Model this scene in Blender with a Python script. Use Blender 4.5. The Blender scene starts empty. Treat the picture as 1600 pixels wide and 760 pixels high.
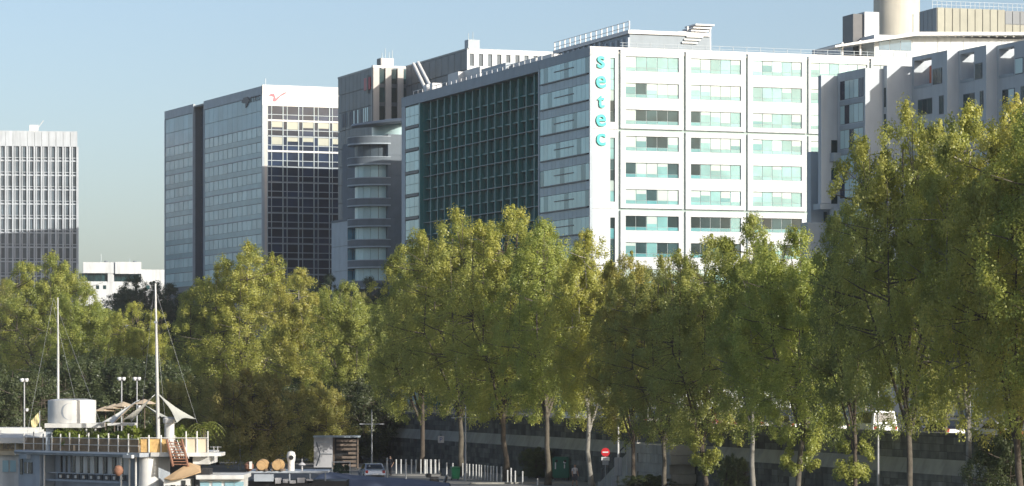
import bpy, bmesh, math, random
import numpy as np
from mathutils import Vector, Matrix

R = math.radians
scene = bpy.context.scene
col = scene.collection

# ------------------------------------------------------------------ camera
CAM_Z, HORIZON, FOC = 8.5, 590.0, 5000.0
cam_d = bpy.data.cameras.new('camera')
cam = bpy.data.objects.new('camera', cam_d)
col.objects.link(cam)
cam.location = (0, 0, CAM_Z)
cam.rotation_euler = (R(90), 0, 0)
cam_d.sensor_width = 36.0
cam_d.lens = FOC / 1600.0 * 36.0
cam_d.shift_y = (HORIZON - 380.0) / 1600.0
cam_d.clip_start = 1.0
cam_d.clip_end = 20000.0
scene.camera = cam

# ------------------------------------------------------------------ sky and sun
SUN_EL, SUN_AZ = 20.0, 47.0        # elevation; degrees to the right of straight behind the camera
world = bpy.data.worlds.new('World')
scene.world = world
world.use_nodes = True
wn = world.node_tree
sky = wn.nodes.new('ShaderNodeTexSky')
sky.sky_type = 'NISHITA'
sky.sun_disc = False
sky.sun_elevation = R(SUN_EL)
sky.sun_rotation = R(180.0 - SUN_AZ)
sky.altitude = 100
sky.air_density = 0.74
sky.dust_density = 2.0
sky.ozone_density = 0.6
bg = wn.nodes['Background']
bg.inputs['Strength'].default_value = 0.115
wn.links.new(sky.outputs[0], bg.inputs['Color'])

sun_d = bpy.data.lights.new('sun', 'SUN')
sun_d.energy = 3.7
sun_d.angle = R(0.5)
sun_d.color = (1.0, 0.95, 0.87)
sun = bpy.data.objects.new('sun', sun_d)
col.objects.link(sun)
sdir = Vector((math.sin(R(SUN_AZ)) * math.cos(R(SUN_EL)), -math.cos(R(SUN_AZ)) * math.cos(R(SUN_EL)), math.sin(R(SUN_EL))))
sun.rotation_euler = sdir.to_track_quat('Z', 'Y').to_euler()
sun.location = (60, -60, 80)

vs = scene.view_settings
vs.view_transform = 'Standard'
vs.look = 'None'
vs.exposure = 0.5
vs.gamma = 1.0
vs.use_curve_mapping = False
scene.cycles.max_bounces = 6
scene.cycles.diffuse_bounces = 3
scene.cycles.glossy_bounces = 3
scene.cycles.transmission_bounces = 3
scene.cycles.transparent_max_bounces = 4
scene.cycles.volume_bounces = 0

# ------------------------------------------------------------------ helpers
rnd = random.Random(7)

def tag(o, label=None, cat=None, group=None, kind=None):
    if label: o['label'] = label
    if cat: o['category'] = cat
    if group: o['group'] = group
    if kind: o['kind'] = kind
    return o

def thing(name, label, cat, loc=(0, 0, 0), rz=0.0, group=None):
    o = bpy.data.objects.new(name, None)
    col.objects.link(o)
    o.location = loc
    o.rotation_euler = (0, 0, rz)
    o.empty_display_size = 0.5
    return tag(o, label, cat, group)

def copy_tree(o, parent=None):
    c = o.copy()
    col.objects.link(c)
    c.parent = parent
    for ch in list(o.children):
        copy_tree(ch, c)
    return c

MATS = {}
def mat(name, c, rough=0.6, var=0.12, scale=1.0, metal=0.0, spec=0.5, bump=0.0, objvar=0.0, streak=0.0, c2=None, coat=0.0, wob=0.0, isl=0.0):
    """Principled material with large and fine world-space mottling, optional rain streaks and per-object tone."""
    m = bpy.data.materials.new(name)
    m.use_nodes = True
    nt = m.node_tree; N = nt.nodes; L = nt.links
    b = N['Principled BSDF']
    b.inputs['Roughness'].default_value = rough
    b.inputs['Metallic'].default_value = metal
    b.inputs['Specular IOR Level'].default_value = spec
    b.inputs['Coat Weight'].default_value = coat
    geo = N.new('ShaderNodeNewGeometry')
    n1 = N.new('ShaderNodeTexNoise'); n1.inputs['Scale'].default_value = scale; n1.inputs['Detail'].default_value = 6
    L.new(geo.outputs['Position'], n1.inputs['Vector'])
    mix = N.new('ShaderNodeMix'); mix.data_type = 'RGBA'
    lo = tuple(v * (1 - var) for v in c) if c2 is None else c2
    hi = tuple(min(1.0, v * (1 + var)) for v in c) if c2 is None else c
    ramp = N.new('ShaderNodeMapRange'); ramp.inputs[1].default_value = 0.3; ramp.inputs[2].default_value = 0.7
    L.new(n1.outputs['Fac'], ramp.inputs[0]); L.new(ramp.outputs[0], mix.inputs[0])
    mix.inputs[6].default_value = (*lo, 1); mix.inputs[7].default_value = (*hi, 1)
    out = mix.outputs[2]
    if streak > 0:
        mp = N.new('ShaderNodeMapping'); mp.inputs['Scale'].default_value = (1.4, 1.4, 0.12)
        L.new(geo.outputs['Position'], mp.inputs['Vector'])
        n2 = N.new('ShaderNodeTexNoise'); n2.inputs['Scale'].default_value = 1.0; n2.inputs['Detail'].default_value = 5
        L.new(mp.outputs[0], n2.inputs['Vector'])
        r2 = N.new('ShaderNodeMapRange'); r2.inputs[1].default_value = 0.45; r2.inputs[2].default_value = 0.75
        r2.inputs[3].default_value = 1.0; r2.inputs[4].default_value = 1.0 - streak
        L.new(n2.outputs['Fac'], r2.inputs[0])
        hs = N.new('ShaderNodeHueSaturation'); L.new(out, hs.inputs['Color']); L.new(r2.outputs[0], hs.inputs['Value'])
        out = hs.outputs[0]
    if objvar > 0:
        oi = N.new('ShaderNodeObjectInfo')
        r3 = N.new('ShaderNodeMapRange'); r3.inputs[3].default_value = 1 - objvar; r3.inputs[4].default_value = 1 + objvar
        L.new(oi.outputs['Random'], r3.inputs[0])
        hs2 = N.new('ShaderNodeHueSaturation'); L.new(out, hs2.inputs['Color']); L.new(r3.outputs[0], hs2.inputs['Value'])
        out = hs2.outputs[0]
    if isl > 0:
        r4 = N.new('ShaderNodeMapRange'); r4.inputs[3].default_value = 1 - isl; r4.inputs[4].default_value = 1 + isl
        L.new(geo.outputs['Random Per Island'], r4.inputs[0])
        hs3 = N.new('ShaderNodeHueSaturation'); L.new(out, hs3.inputs['Color']); L.new(r4.outputs[0], hs3.inputs['Value'])
        out = hs3.outputs[0]
    L.new(out, b.inputs['Base Color'])
    if bump > 0 or wob > 0:
        bp = N.new('ShaderNodeBump'); bp.inputs['Strength'].default_value = bump if bump else wob
        bp.inputs['Distance'].default_value = 0.05 if bump else 0.25
        n3 = N.new('ShaderNodeTexNoise'); n3.inputs['Scale'].default_value = scale * 6 if bump else 0.35
        n3.inputs['Detail'].default_value = 4 if bump else 1
        L.new(geo.outputs['Position'], n3.inputs['Vector']); L.new(n3.outputs['Fac'], bp.inputs['Height'])
        L.new(bp.outputs[0], b.inputs['Normal'])
    MATS[name] = m
    return m

CUBES = {}
def cube_mesh(m):
    if m.name not in CUBES:
        me = bpy.data.meshes.new('block_' + m.name)
        v = [(x, y, z) for z in (-.5, .5) for y in (-.5, .5) for x in (-.5, .5)]
        f = [(0, 2, 3, 1), (4, 5, 7, 6), (0, 1, 5, 4), (2, 6, 7, 3), (0, 4, 6, 2), (1, 3, 7, 5)]
        me.from_pydata(v, [], f); me.materials.append(m)
        CUBES[m.name] = me
    return CUBES[m.name]

def piece(name, m, parent, lo, hi):
    """a rectangular piece (pane, panel, slat, stone): shared block mesh, own object"""
    o = bpy.data.objects.new(name, cube_mesh(m))
    col.objects.link(o)
    o.parent = parent
    o.location = [(a + b) / 2 for a, b in zip(lo, hi)]
    o.scale = [max(1e-4, abs(b - a)) for a, b in zip(lo, hi)]
    return o

class MB:
    def __init__(s): s.v = []; s.f = []
    def add(s, vs, fs):
        n = len(s.v); s.v += [tuple(p) for p in vs]; s.f += [tuple(i + n for i in f) for f in fs]; return s
    def box(s, lo, hi):
        x0, y0, z0 = lo; x1, y1, z1 = hi
        return s.add([(x, y, z) for z in (z0, z1) for y in (y0, y1) for x in (x0, x1)],
                     [(0, 2, 3, 1), (4, 5, 7, 6), (0, 1, 5, 4), (2, 6, 7, 3), (0, 4, 6, 2), (1, 3, 7, 5)])
    def tube(s, pts, rad, n=8, cap=True):
        pts = [Vector(p) for p in pts]
        if not hasattr(rad, '__len__'): rad = [rad] * len(pts)
        vs = []; fs = []
        for i, p in enumerate(pts):
            d = (pts[min(i + 1, len(pts) - 1)] - pts[max(i - 1, 0)])
            if d.length < 1e-6: d = Vector((0, 0, 1))
            d.normalize()
            a = Vector((1, 0, 0)) if abs(d.x) < 0.8 else Vector((0, 1, 0))
            e1 = d.cross(a).normalized(); e2 = d.cross(e1)
            for k in range(n):
                t = 2 * math.pi * k / n
                vs.append(p + (e1 * math.cos(t) + e2 * math.sin(t)) * rad[i])
        for i in range(len(pts) - 1):
            for k in range(n):
                fs.append((i * n + k, i * n + (k + 1) % n, (i + 1) * n + (k + 1) % n, (i + 1) * n + k))
        if cap:
            fs.append(tuple(range(n))[::-1]); fs.append(tuple(range((len(pts) - 1) * n, len(pts) * n)))
        return s.add(vs, fs)
    def lathe(s, prof, c=(0, 0), n=24, sx=1, sy=1):
        vs = []; fs = []
        for r, z in prof:
            for k in range(n):
                t = 2 * math.pi * k / n
                vs.append((c[0] + r * sx * math.cos(t), c[1] + r * sy * math.sin(t), z))
        for i in range(len(prof) - 1):
            for k in range(n):
                fs.append((i * n + k, i * n + (k + 1) % n, (i + 1) * n + (k + 1) % n, (i + 1) * n + k))
        fs.append(tuple(range(n))[::-1]); fs.append(tuple(range((len(prof) - 1) * n, len(prof) * n)))
        return s.add(vs, fs)
    def prism(s, poly, z0, z1):
        n = len(poly)
        return s.add([(x, y, z0) for x, y in poly] + [(x, y, z1) for x, y in poly],
                     [tuple(range(n))[::-1], tuple(range(n, 2 * n))] + [(i, (i + 1) % n, n + (i + 1) % n, n + i) for i in range(n)])
    def prism_y(s, poly, y0, y1):
        """polygon in xz extruded along y"""
        n = len(poly)
        return s.add([(x, y0, z) for x, z in poly] + [(x, y1, z) for x, z in poly],
                     [tuple(range(n)), tuple(range(n, 2 * n))[::-1]] + [(i, n + i, n + (i + 1) % n, (i + 1) % n) for i in range(n)])
    def build(s, name, m, parent=None, smooth=False, bevel=0.0):
        me = bpy.data.meshes.new(name)
        me.from_pydata(s.v, [], s.f)
        bm = bmesh.new(); bm.from_mesh(me)
        bmesh.ops.recalc_face_normals(bm, faces=bm.faces)
        if bevel > 0:
            bmesh.ops.bevel(bm, geom=list(bm.edges), offset=bevel, segments=2, affect='EDGES', clamp_overlap=True)
        bm.to_mesh(me); bm.free()
        me.materials.append(m)
        if smooth:
            for p in me.polygons: p.use_smooth = True
            try: me.set_sharp_from_angle(angle=R(40))
            except Exception: pass
        o = bpy.data.objects.new(name, me)
        col.objects.link(o)
        o.parent = parent
        return o

def at(px, py, d):
    """the world point seen at photograph pixel (px, py) at depth d metres"""
    return Vector(((px - 800) / FOC * d, d, CAM_Z - (py - HORIZON) / FOC * d))

class Block:
    """local frame of a building: x along the face towards us, y away along its river side"""
    def __init__(s, px, d, rot):
        s.ox, s.oy, s.a = (px - 800) / FOC * d, d, R(rot)
        s.c, s.s = math.cos(s.a), math.sin(s.a)
    def ray(s, px):
        k = (px - 800) / FOC
        cx, cy = -s.ox, -s.oy
        return (cx * s.c + cy * s.s, -cx * s.s + cy * s.c, k * s.c + s.s, -k * s.s + s.c)
    def lx(s, px, y=0.0):
        cx, cy, dx, dy = s.ray(px); return cx + dx * (y - cy) / dy
    def ly(s, px, x=0.0):
        cx, cy, dx, dy = s.ray(px); return cy + dy * (x - cx) / dx
    def dep(s, x, y): return s.oy + x * s.s + y * s.c
    def z(s, x, y, py): return CAM_Z + (HORIZON - py) / FOC * s.dep(x, y)
    def loc(s, z=0.0): return (s.ox, s.oy, z)

class Face:
    """puts pieces on one wall of a building; a..b is the outward depth range"""
    def __init__(s, parent, side, off): s.p, s.side, s.off = parent, side, off
    def lohi(s, u0, u1, z0, z1, a, b):
        if s.side == 'front': return (u0, s.off - b, z0), (u1, s.off - a, z1)
        return (s.off - b, u0, z0), (s.off - a, u1, z1)
    def put(s, name, m, u0, u1, z0, z1, a, b, parent=None):
        lo, hi = s.lohi(u0, u1, z0, z1, a, b)
        return piece(name, m, parent or s.p, lo, hi)

def text_mesh(ch, size, depth, bold=0.0):
    cu = bpy.data.curves.new('letter', 'FONT')
    cu.body = ch; cu.size = size; cu.extrude = depth; cu.offset = bold
    cu.align_x = 'CENTER'
    o = bpy.data.objects.new('letter_tmp', cu)
    col.objects.link(o)
    dg = bpy.context.evaluated_depsgraph_get()
    me = bpy.data.meshes.new_from_object(o.evaluated_get(dg))
    bpy.data.objects.remove(o)
    bpy.data.curves.remove(cu)
    return me

def letter(ch, m, parent, loc, rot, size, depth=0.06, bold=0.0, name='letter'):
    me = text_mesh(ch, size, depth, bold)
    me.materials.clear(); me.materials.append(m)
    o = bpy.data.objects.new(name, me)
    col.objects.link(o)
    o.parent = parent; o.location = loc; o.rotation_euler = rot
    return o

# ------------------------------------------------------------------ materials of the place
M_white = mat('white_cladding', (0.595, 0.625, 0.635), 0.6, 0.05, 0.4, streak=0.22, objvar=0.05)
M_whitep = mat('white_paint', (0.66, 0.66, 0.645), 0.5, 0.05, 0.8, streak=0.06)
M_joint = mat('grey_green_joint', (0.33, 0.42, 0.39), 0.6, 0.1)
M_grey = mat('grey_cladding', (0.23, 0.285, 0.33), 0.5, 0.08, 0.5, streak=0.1, objvar=0.05)
M_lgrey = mat('light_grey_cladding', (0.37, 0.43, 0.47), 0.5, 0.08, 0.5, streak=0.1, objvar=0.04)
M_lilac = mat('grey_lilac_spandrel', (0.29, 0.39, 0.45), 0.35, 0.08, 0.6, objvar=0.08)
M_teal = mat('teal_glass', (0.09, 0.27, 0.29), 0.18, 0.15, 0.3, metal=0.0, spec=0.5, objvar=0.18, wob=0.05)
M_paleteal = mat('pale_teal_glass', (0.29, 0.53, 0.56), 0.12, 0.1, 0.3, metal=0.1, spec=0.8, objvar=0.12, wob=0.04)
M_dteal = mat('dark_teal_glass', (0.012, 0.045, 0.052), 0.12, 0.3, 0.4, spec=0.6, objvar=0.4, wob=0.05)
M_tealfin = mat('teal_metal_fin', (0.012, 0.165, 0.17), 0.4, 0.12, 0.5, objvar=0.12)
M_tealdark = mat('teal_metal_dark', (0.010, 0.105, 0.11), 0.45, 0.1, 0.5, objvar=0.15)
M_blind = mat('pale_blind_behind_glass', (0.40, 0.50, 0.46), 0.3, 0.06, 0.5, spec=0.6, objvar=0.08)
M_blind2 = mat('mint_glass', (0.16, 0.36, 0.36), 0.2, 0.16, 0.5, spec=0.6, objvar=0.22, wob=0.06)
M_dark = mat('dark_glass', (0.022, 0.055, 0.06), 0.22, 0.3, 0.5, spec=0.25, objvar=0.5, wob=0.04)
M_frame = mat('grey_window_frame', (0.38, 0.45, 0.46), 0.5, 0.06)
M_sign = mat('turquoise_sign', (0.0, 0.48, 0.42), 0.35, 0.05)
M_roofgrey = mat('roof_gravel', (0.40, 0.40, 0.37), 0.9, 0.2, 2.0)
M_dmetal = mat('dark_metal', (0.05, 0.055, 0.065), 0.45, 0.15)
M_blueglass = mat('blue_grey_glass', (0.28, 0.47, 0.53), 0.28, 0.10, 0.2, metal=0.0, spec=0.5, objvar=0.12, wob=0.05)
M_bpale = mat('pale_curtained_glass', (0.54, 0.72, 0.71), 0.28, 0.08, 0.3, spec=0.5, objvar=0.12, wob=0.04)
M_bspan = mat('blue_green_spandrel_glass', (0.31, 0.48, 0.50), 0.30, 0.1, 0.3, metal=0.0, spec=0.5, objvar=0.10)
M_bdark = mat('dark_blue_strip', (0.045, 0.085, 0.13), 0.3, 0.12, 0.5, objvar=0.1)
M_navy = mat('navy_glass', (0.012, 0.025, 0.055), 0.2, 0.3, 0.4, spec=0.3, objvar=0.5, wob=0.06)
M_yblind = mat('yellow_blind', (0.36, 0.37, 0.29), 0.4, 0.06, 0.5, objvar=0.12)
M_slate = mat('slate_glass', (0.075, 0.10, 0.12), 0.42, 0.18, 0.3, metal=0.0, spec=0.35, objvar=0.15, wob=0.25)
M_slatep = mat('slate_panel', (0.085, 0.11, 0.135), 0.35, 0.12, 0.4, objvar=0.1)
M_pink = mat('pinkish_stone_pier', (0.56, 0.52, 0.47), 0.6, 0.06, 0.5, streak=0.1, objvar=0.03)
M_conc = mat('grey_concrete', (0.15, 0.18, 0.205), 0.75, 0.1, 0.6, streak=0.15, objvar=0.05)
M_resid = mat('pale_render', (0.54, 0.585, 0.61), 0.75, 0.04, 0.5, streak=0.12)
M_cream = mat('cream_concrete', (0.60, 0.57, 0.48), 0.8, 0.05, 0.4, streak=0.14)
M_olive = mat('olive_metal_panel', (0.25, 0.25, 0.19), 0.45, 0.1, 0.5, objvar=0.06, streak=0.1)
M_rib = mat('hazed_weathered_rib', (0.49, 0.53, 0.56), 0.7, 0.08, 0.3, streak=0.2, objvar=0.06)  # distance haze put into the grey; the streaks are weather
M_ribwin = mat('haze_lightened_glass', (0.10, 0.13, 0.15), 0.3, 0.25, 0.3, spec=0.4, objvar=0.35)  # glass colour lightened to carry the haze of distance
M_red = mat('red_sign_paint', (0.45, 0.03, 0.06), 0.45, 0.1)
M_orange = mat('orange_panel', (0.55, 0.12, 0.05), 0.5, 0.08)
# ================================================================== BUILDINGS
M_walk = mat('teal_grey_grating', (0.17, 0.25, 0.26), 0.5, 0.1)
STREET = 4.2      # level of the upper embankment road; the lower quay is z = 0

# ------------------------------------------------------------------ white office block with the turquoise sign
def office_block():
    B = Block(922, 435, 19.5)
    t = thing('office_building', 'large white office block with a turquoise vertical sign and deep teal grid side', 'building', B.loc(STREET), B.a)
    z0 = -STREET                                   # local z = world z - STREET
    top = 53.3 + z0
    L = B.ly(627.5); W = 50.0
    yA = B.ly(842); yB = B.ly(656)
    # core: front part, recessed middle, far end
    m = MB()
    m.box((0.35, 0.35, 0), (W - .35, yA - .4, top - .6))
    m.box((1.75, yA - .41, 0), (W - .4, yB + .41, top - .62))
    m.box((0.36, yB + .4, 0), (W - .42, L - .35, top - .61))
    m.build('wall', M_joint, t)
    MB().box((0.2, 0.2, top - .6), (W - .2, L - .2, top - .35)).build('roof', M_roofgrey, t)
    fr = Face(t, 'front', 0.0); lf = Face(t, 'left', 0.0)
    # ---- front: bays of five panes
    xs = [B.lx(p) for p in (968, 1070, 1167, 1262)]
    bw = xs[1] - xs[0]
    xs.append(xs[3] + bw); xs.append(W)
    zc = [51.36 - 3.63 * i + z0 for i in range(13)]
    rr = random.Random(3)
    special = {(0, 2): 'd4', (0, 3): 'pd', (0, 4): 'pd', (0, 5): 'pd', (0, 6): 'ddp', (1, 6): 'dd', (0, 7): 'dd', (1, 7): 'dd', (2, 6): 'dd', (2, 7): 'dd', (1, 2): 'd1', (1, 3): 'd1', (1, 4): 'd1', (0, 1): 'd2'}
    # blank corner strip carrying the sign, with a slot of narrow windows
    xw0, xw1 = B.lx(953.5), B.lx(961)
    joints = [79, 204, 328, 452]
    zj = [B.z(9, 0, y) + z0 for y in joints] + [4.0, 0.0]
    for k in range(5):
        za, zb = zj[k + 1], zj[k]
        if k == 0: zb = top - .1
        g = 0.10
        fr.put('panel', M_white, 0.0, xw0, za + .02, zb - .02, -.4, 0.0)
        fr.put('panel', M_white, xw1, xs[0] - .16, za + .02, zb - .02, -.4, 0.0)
        if k < 4:
            ztop, zbot = zb - 1.15, za + 1.0
            fr.put('panel', M_white, xw0 + .002, xw1 - .002, ztop, zb - .02, -.4, -.004)
            fr.put('panel', M_white, xw0 + .002, xw1 - .002, za + .02, zbot, -.4, -.004)
            n = 6
            h = (ztop - zbot) / n
            for q in range(n):
                mm = rr.choice([M_blind2, M_dark, M_joint, M_blind2]) if k < 2 else rr.choice([M_dark, M_teal])
                fr.put('window_pane', mm, xw0 + .05, xw1 - .05, zbot + q * h + .04, zbot + (q + 1) * h - .04, -.4, -.22)
    for b in range(5):
        xa, xb = xs[b] + .16, xs[b + 1] - .16
        if b < 3: wa, wb = xa + .75, xb - .72
        else: wa, wb = xa + .3, xb - .3
        # spandrels between the rows
        edges = []
        for i in range(13):
            edges.append((zc[i] + 1.0, zc[i] - 1.0))
        prev = top - .1
        for i in range(13):
            zt, zb_ = edges[i]
            # a joint line splits the spandrel where three storeys end
            cut = [z for z in zj[1:4] if zt < z < prev]
            if cut:
                fr.put('panel', M_white, xa, xb, cut[0] + .16, prev, -.4, 0.0)
                fr.put('panel', M_white, xa, xb, zt, cut[0] - .16, -.4, 0.0)
            else:
                fr.put('panel', M_white, xa, xb, zt, prev if i else prev, -.4, 0.0)
            fr.put('pier', M_white, xa + .002, wa, zb_ + .002, zt - .002, -.4, -.003)
            fr.put('pier', M_white, wb, xb - .002, zb_ + .002, zt - .002, -.4, -.003)
            if i < 9:
                n = 5 if b < 3 else 6
                pw = (wb - wa) / n
                sp = special.get((b, i), '')
                for q in range(n):
                    if sp == 'd4': mm = M_dark if q else M_blind
                    elif sp == 'pd': mm = M_blind if rr.random() < .85 else M_dark
                    elif sp == 'dd': mm = M_dark if rr.random() < .75 else M_blind2
                    elif sp == 'ddp': mm = M_dark if q in (0, 1, 4) else M_blind2
                    elif sp == 'd1': mm = M_dark if q == 0 else (M_blind if q in (2, 3) else M_blind2)
                    elif sp == 'd2': mm = M_dark if q == 1 else M_blind
                    elif b == 0: mm = M_blind if rr.random() < .8 else M_blind2
                    else: mm = rr.choice([M_blind2, M_blind2, M_blind, M_blind2, M_paleteal])
                    if mm is not M_dark and rr.random() < .35:
                        dz_ = rr.uniform(.35, 1.1)
                        fr.put('blind', M_blind, wa + q * pw + .07, wa + (q + 1) * pw - .07, zt - .06 - dz_, zt - .06, -.3, -.19)
                        mm = rr.choice([M_teal, M_blind2, M_blind2])
                    w = fr.put('window_pane', mm, wa + q * pw + .05, wa + (q + 1) * pw - .05, zb_ + .52, zt - .04, -.4, -.20)
                    fr.put('window_pane', M_blind2 if mm is not M_dark else M_teal, wa + q * pw + .05, wa + (q + 1) * pw - .05, zb_ + .05, zb_ + .47, -.4, -.20)
                fr.put('window_frame', M_frame, wa, wb, zb_, zt, -.41, -.26)
            else:
                fr.put('window_frame', M_dark, wa, wb, zb_, zt, -.41, -.26)
            prev = zb_
        fr.put('panel', M_white, xa, xb, 0.0, prev, -.4, 0.0)
    fr.put('roof_edge', M_whitep, -.02, W, top - .1, top + .22, -.5, .03)
    # ---- the sign
    sgn = [('s', 86, 106), ('e', 117, 137), ('t', 147, 168), ('e', 177, 197), ('c', 206, 227)]
    xl = (B.lx(930) + B.lx(947)) / 2
    for ch, ya, yb in sgn:
        zb_ = B.z(xl, 0, yb) + z0
        letter(ch, M_sign, t, (xl, -.14, zb_), (R(90), 0, 0), 3.3 if ch != 't' else 2.75, .09, .05)
    # ---- river side, near part: curtain wall in storey bands
    fl = 3.63
    lf.put('panel', M_grey, -.0, yA, top - 1.1, top + .18, -.4, 0.0)
    ncol = 12
    cw = (yA - .5) / ncol
    for i in range(13):
        zt = top - 1.1 - i * fl
        if zt - fl < -.1: break
        for q in range(ncol):
            ya, yb = .25 + q * cw, .25 + (q + 1) * cw
            if i < 8:
                lf.put('glass_pane', M_paleteal if (q + i) % 5 else M_teal, ya + .03, yb - .03, zt - 2.2, zt - .02, -.36, -.05)
                lf.put('spandrel', M_lilac, ya + .03, yb - .03, zt - fl + .03, zt - 2.42, -.36, -.03)
        if i < 8:
            lf.put('sunshade', M_dmetal, .9, yA - 1.2, zt - 2.40, zt - 2.22, -.3, .16)
            lf.put('opening_light', M_dmetal, 6.5, 14.2, zt - 1.02, zt - .88, -.3, .02)
        else:
            lf.put('spandrel', M_teal, .25, yA - .25, zt - fl + .03, zt - .02, -.36, -.05)
    lf.put('corner_trim', M_lgrey, -.004, .24, 0, top - 1.11, -.4, 0.03)
    lf.put('corner_trim', M_lgrey, yA - .24, yA + .25, 0, top - 1.1, -.4, 0.04)
    # ---- recessed grid between the two ends
    rec = -1.3
    g = Face(t, 'left', 0.0)
    lf.put('frame_beam', M_grey, yA, L, top - 1.35, top + .19, -1.8, 0.02)
    ncol = 16
    cw = (yB - yA - .5) / ncol
    y_0 = yA + .25
    for i in range(11):
        zt = top - 1.6 - i * fl - .6
        zb_ = zt - fl
        if i < 9:
            for q in range(ncol):
                ya = y_0 + q * cw
                # a dark window and a solid teal leaf in each cell, two heights
                lf.put('window_pane', M_dteal, ya + .30, ya + cw * .55, zt - 1.75, zt - .25, rec - .3, rec + .0)
                lf.put('window_pane', M_dteal, ya + .30, ya + cw * .78, zb_ + .12, zt - 2.0, rec - .3, rec + .02)
                lf.put('leaf_panel', M_tealdark, ya + cw * .55 + .05, ya + cw - .3, zt - 1.75, zt - .25, rec - .3, rec + .12)
        lf.put('walkway', M_walk, yA + .26, yB - .05, zb_ - .06, zb_ + .06, rec - .3, rec + .75)
        lf.put('transom', M_tealfin, yA + .26, yB - .05, zt - 1.98, zt - 1.8, rec - .3, rec + .45)
    for q in range(ncol + 1):
        ya = y_0 + q * cw
        lf.put('fin', M_tealfin, ya - .16, ya + .16, 0, top - 1.36, rec - .3, rec + .7)
    lf.put('back_panel', M_tealdark, yA + .25, yB, 0, top - 1.35, rec - .4, rec - .1)
    # ---- far end strip of pale glass
    ye = B.ly(633)
    lf.put('corner_trim', M_tealfin, yB, yB + .7, 0, top - 1.36, -1.8, -.02)
    lf.put('corner_trim', M_lgrey, ye, L, 0, top - 1.36, -.5, 0.0)
    for i in range(11):
        zt = top - 1.5 - i * fl
        cw2 = (ye - yB - .8) / 3
        for q in range(3):
            ya = yB + .75 + q * cw2
            lf.put('glass_pane', M_paleteal, ya + .05, ya + cw2 - .04, zt - 1.6, zt - .1, -.4, -.06)
            lf.put('glass_pane', M_paleteal, ya + .05, ya + cw2 - .04, zt - 3.1, zt - 1.66, -.4, -.06)
        lf.put('sunshade', M_dmetal, yB + .75, ye - .02, zt - 3.6, zt - 3.2, -.4, .05)
    # ---- roof plant room with open railing, louvres and stacked plates
    def zt_(px, py, y=2.0): return B.z(B.lx(px, y), y, py) + z0
    xp = B.lx(985, 2.0); yfar = B.ly(868, xp)
    zdeck = zt_(985, 47); zrail = zt_(985, 33)
    zroof = top - .3
    pr = MB(); pr.box((xp, 2.3, zroof), (xp + 12, yfar, zdeck - .55)).build('plant_room', M_grey, t)
    MB().box((xp - .3, 2.0, zdeck - .5), (xp + 11.9, yfar + .3, zdeck)).build('plant_room_roof', M_whitep, t)
    n = 14
    for q in range(n + 1):
        y = 2.1 + (yfar - 2.1) * q / n
        piece('rail_post', M_whitep, t, (xp - .2, y - .09, zdeck), (xp - .06, y + .09, zrail))
        if q % 1 == 0 and q < n:
            piece('louvre_post', M_lgrey, t, (xp - .22, y + .2, zroof), (xp + .1, y + .8, zdeck - .6 - (0 if q > 4 else .4)))
    for zz in (zrail - .08, zdeck + .45):
        piece('rail', M_whitep, t, (xp - .17, 2.1, zz), (xp - .09, yfar, zz + .07))
    # white equipment along the front of the roof
    xq = [986, 1003, 1022, 1040, 1062, 1085]
    for k in range(5):
        xa, xb = B.lx(xq[k], 2.5), B.lx(xq[k + 1], 2.5)
        h = [46, 47, 50, 50, 48][k]
        piece('plant_casing', M_whitep, t, (xa + .04, 2.5 + .1 * k, zroof), (xb - .06, 7.0 + .1 * k, zt_(xq[k], h)))
    for k in range(7):
        xa, xb = B.lx(1066 + 3.5 * k, 2.0), B.lx(1090 + 4.4 * k, 2.0)
        z = zt_(1085, 66 - 4.8 * k)
        piece('cooling_plate', M_whitep, t, (xa, 2.0, z - .22), (xb, 6.0, z))
    for px in (1075, 1092, 1110):
        xa = B.lx(px, 3.0)
        piece('plate_post', M_whitep, t, (xa - .1, 3.0, zroof), (xa + .1, 3.2, zt_(px, 40)))
    xa, xb = B.lx(985, .6), B.lx(1425, .6)
    for zz, d in ((.95, .05), (.55, .04)):
        piece('roof_rail', M_lgrey, t, (4.6, .55, top + zz - d), (W - .3, .61, top + zz))
    for q in range(22):
        x = 5 + q * 2.05
        piece('roof_rail_post', M_lgrey, t, (x, .62, top - .1), (x + .07, .69, top + 1.0))
    # low plant on the far half of the roof, poles and pipes
    for px0, px1, y0_, y1_, xo in ((700, 716, 124, 112, 3), (722, 750, 120, 104, 4), (752, 790, 112, 98, 3), (792, 838, 104, 90, 4), (840, 862, 97, 84, 3)):
        ya, yb = B.ly(px1, xo), B.ly(px0, xo)
        zt2 = B.z(xo, ya, y1_) + z0
        piece('plant_casing', M_whitep if px0 != 752 else M_lgrey, t, (xo, ya, zroof), (xo + 4, yb, zt2))
    for q in range(26):
        y = 22 + q * 2.4
        piece('roof_rail_post', M_whitep, t, (1.0, y, zroof), (1.08, y + .08, top + 1.05))
    piece('roof_rail', M_whitep, t, (1.0, 22, top + .98), (1.07, 82, top + 1.05))
    for a, b in (((646, 100), (672, 131)), ((653, 98), (681, 130))):
        x_ = 3.0
        p0 = Vector((x_, B.ly(a[0], x_), 0)); p0.z = B.z(p0.x, p0.y, a[1]) + z0
        p1 = Vector((x_, B.ly(b[0], x_), 0)); p1.z = zroof
        MB().tube([p0, p1], .28, 8).build('slanted_pole', M_whitep, t)
        piece('pole_base', M_whitep, t, (p1.x - .8, p1.y - .7, zroof), (p1.x + .8, p1.y + .7, p1.z + 2.2))
    return B, t

office_block()

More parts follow.
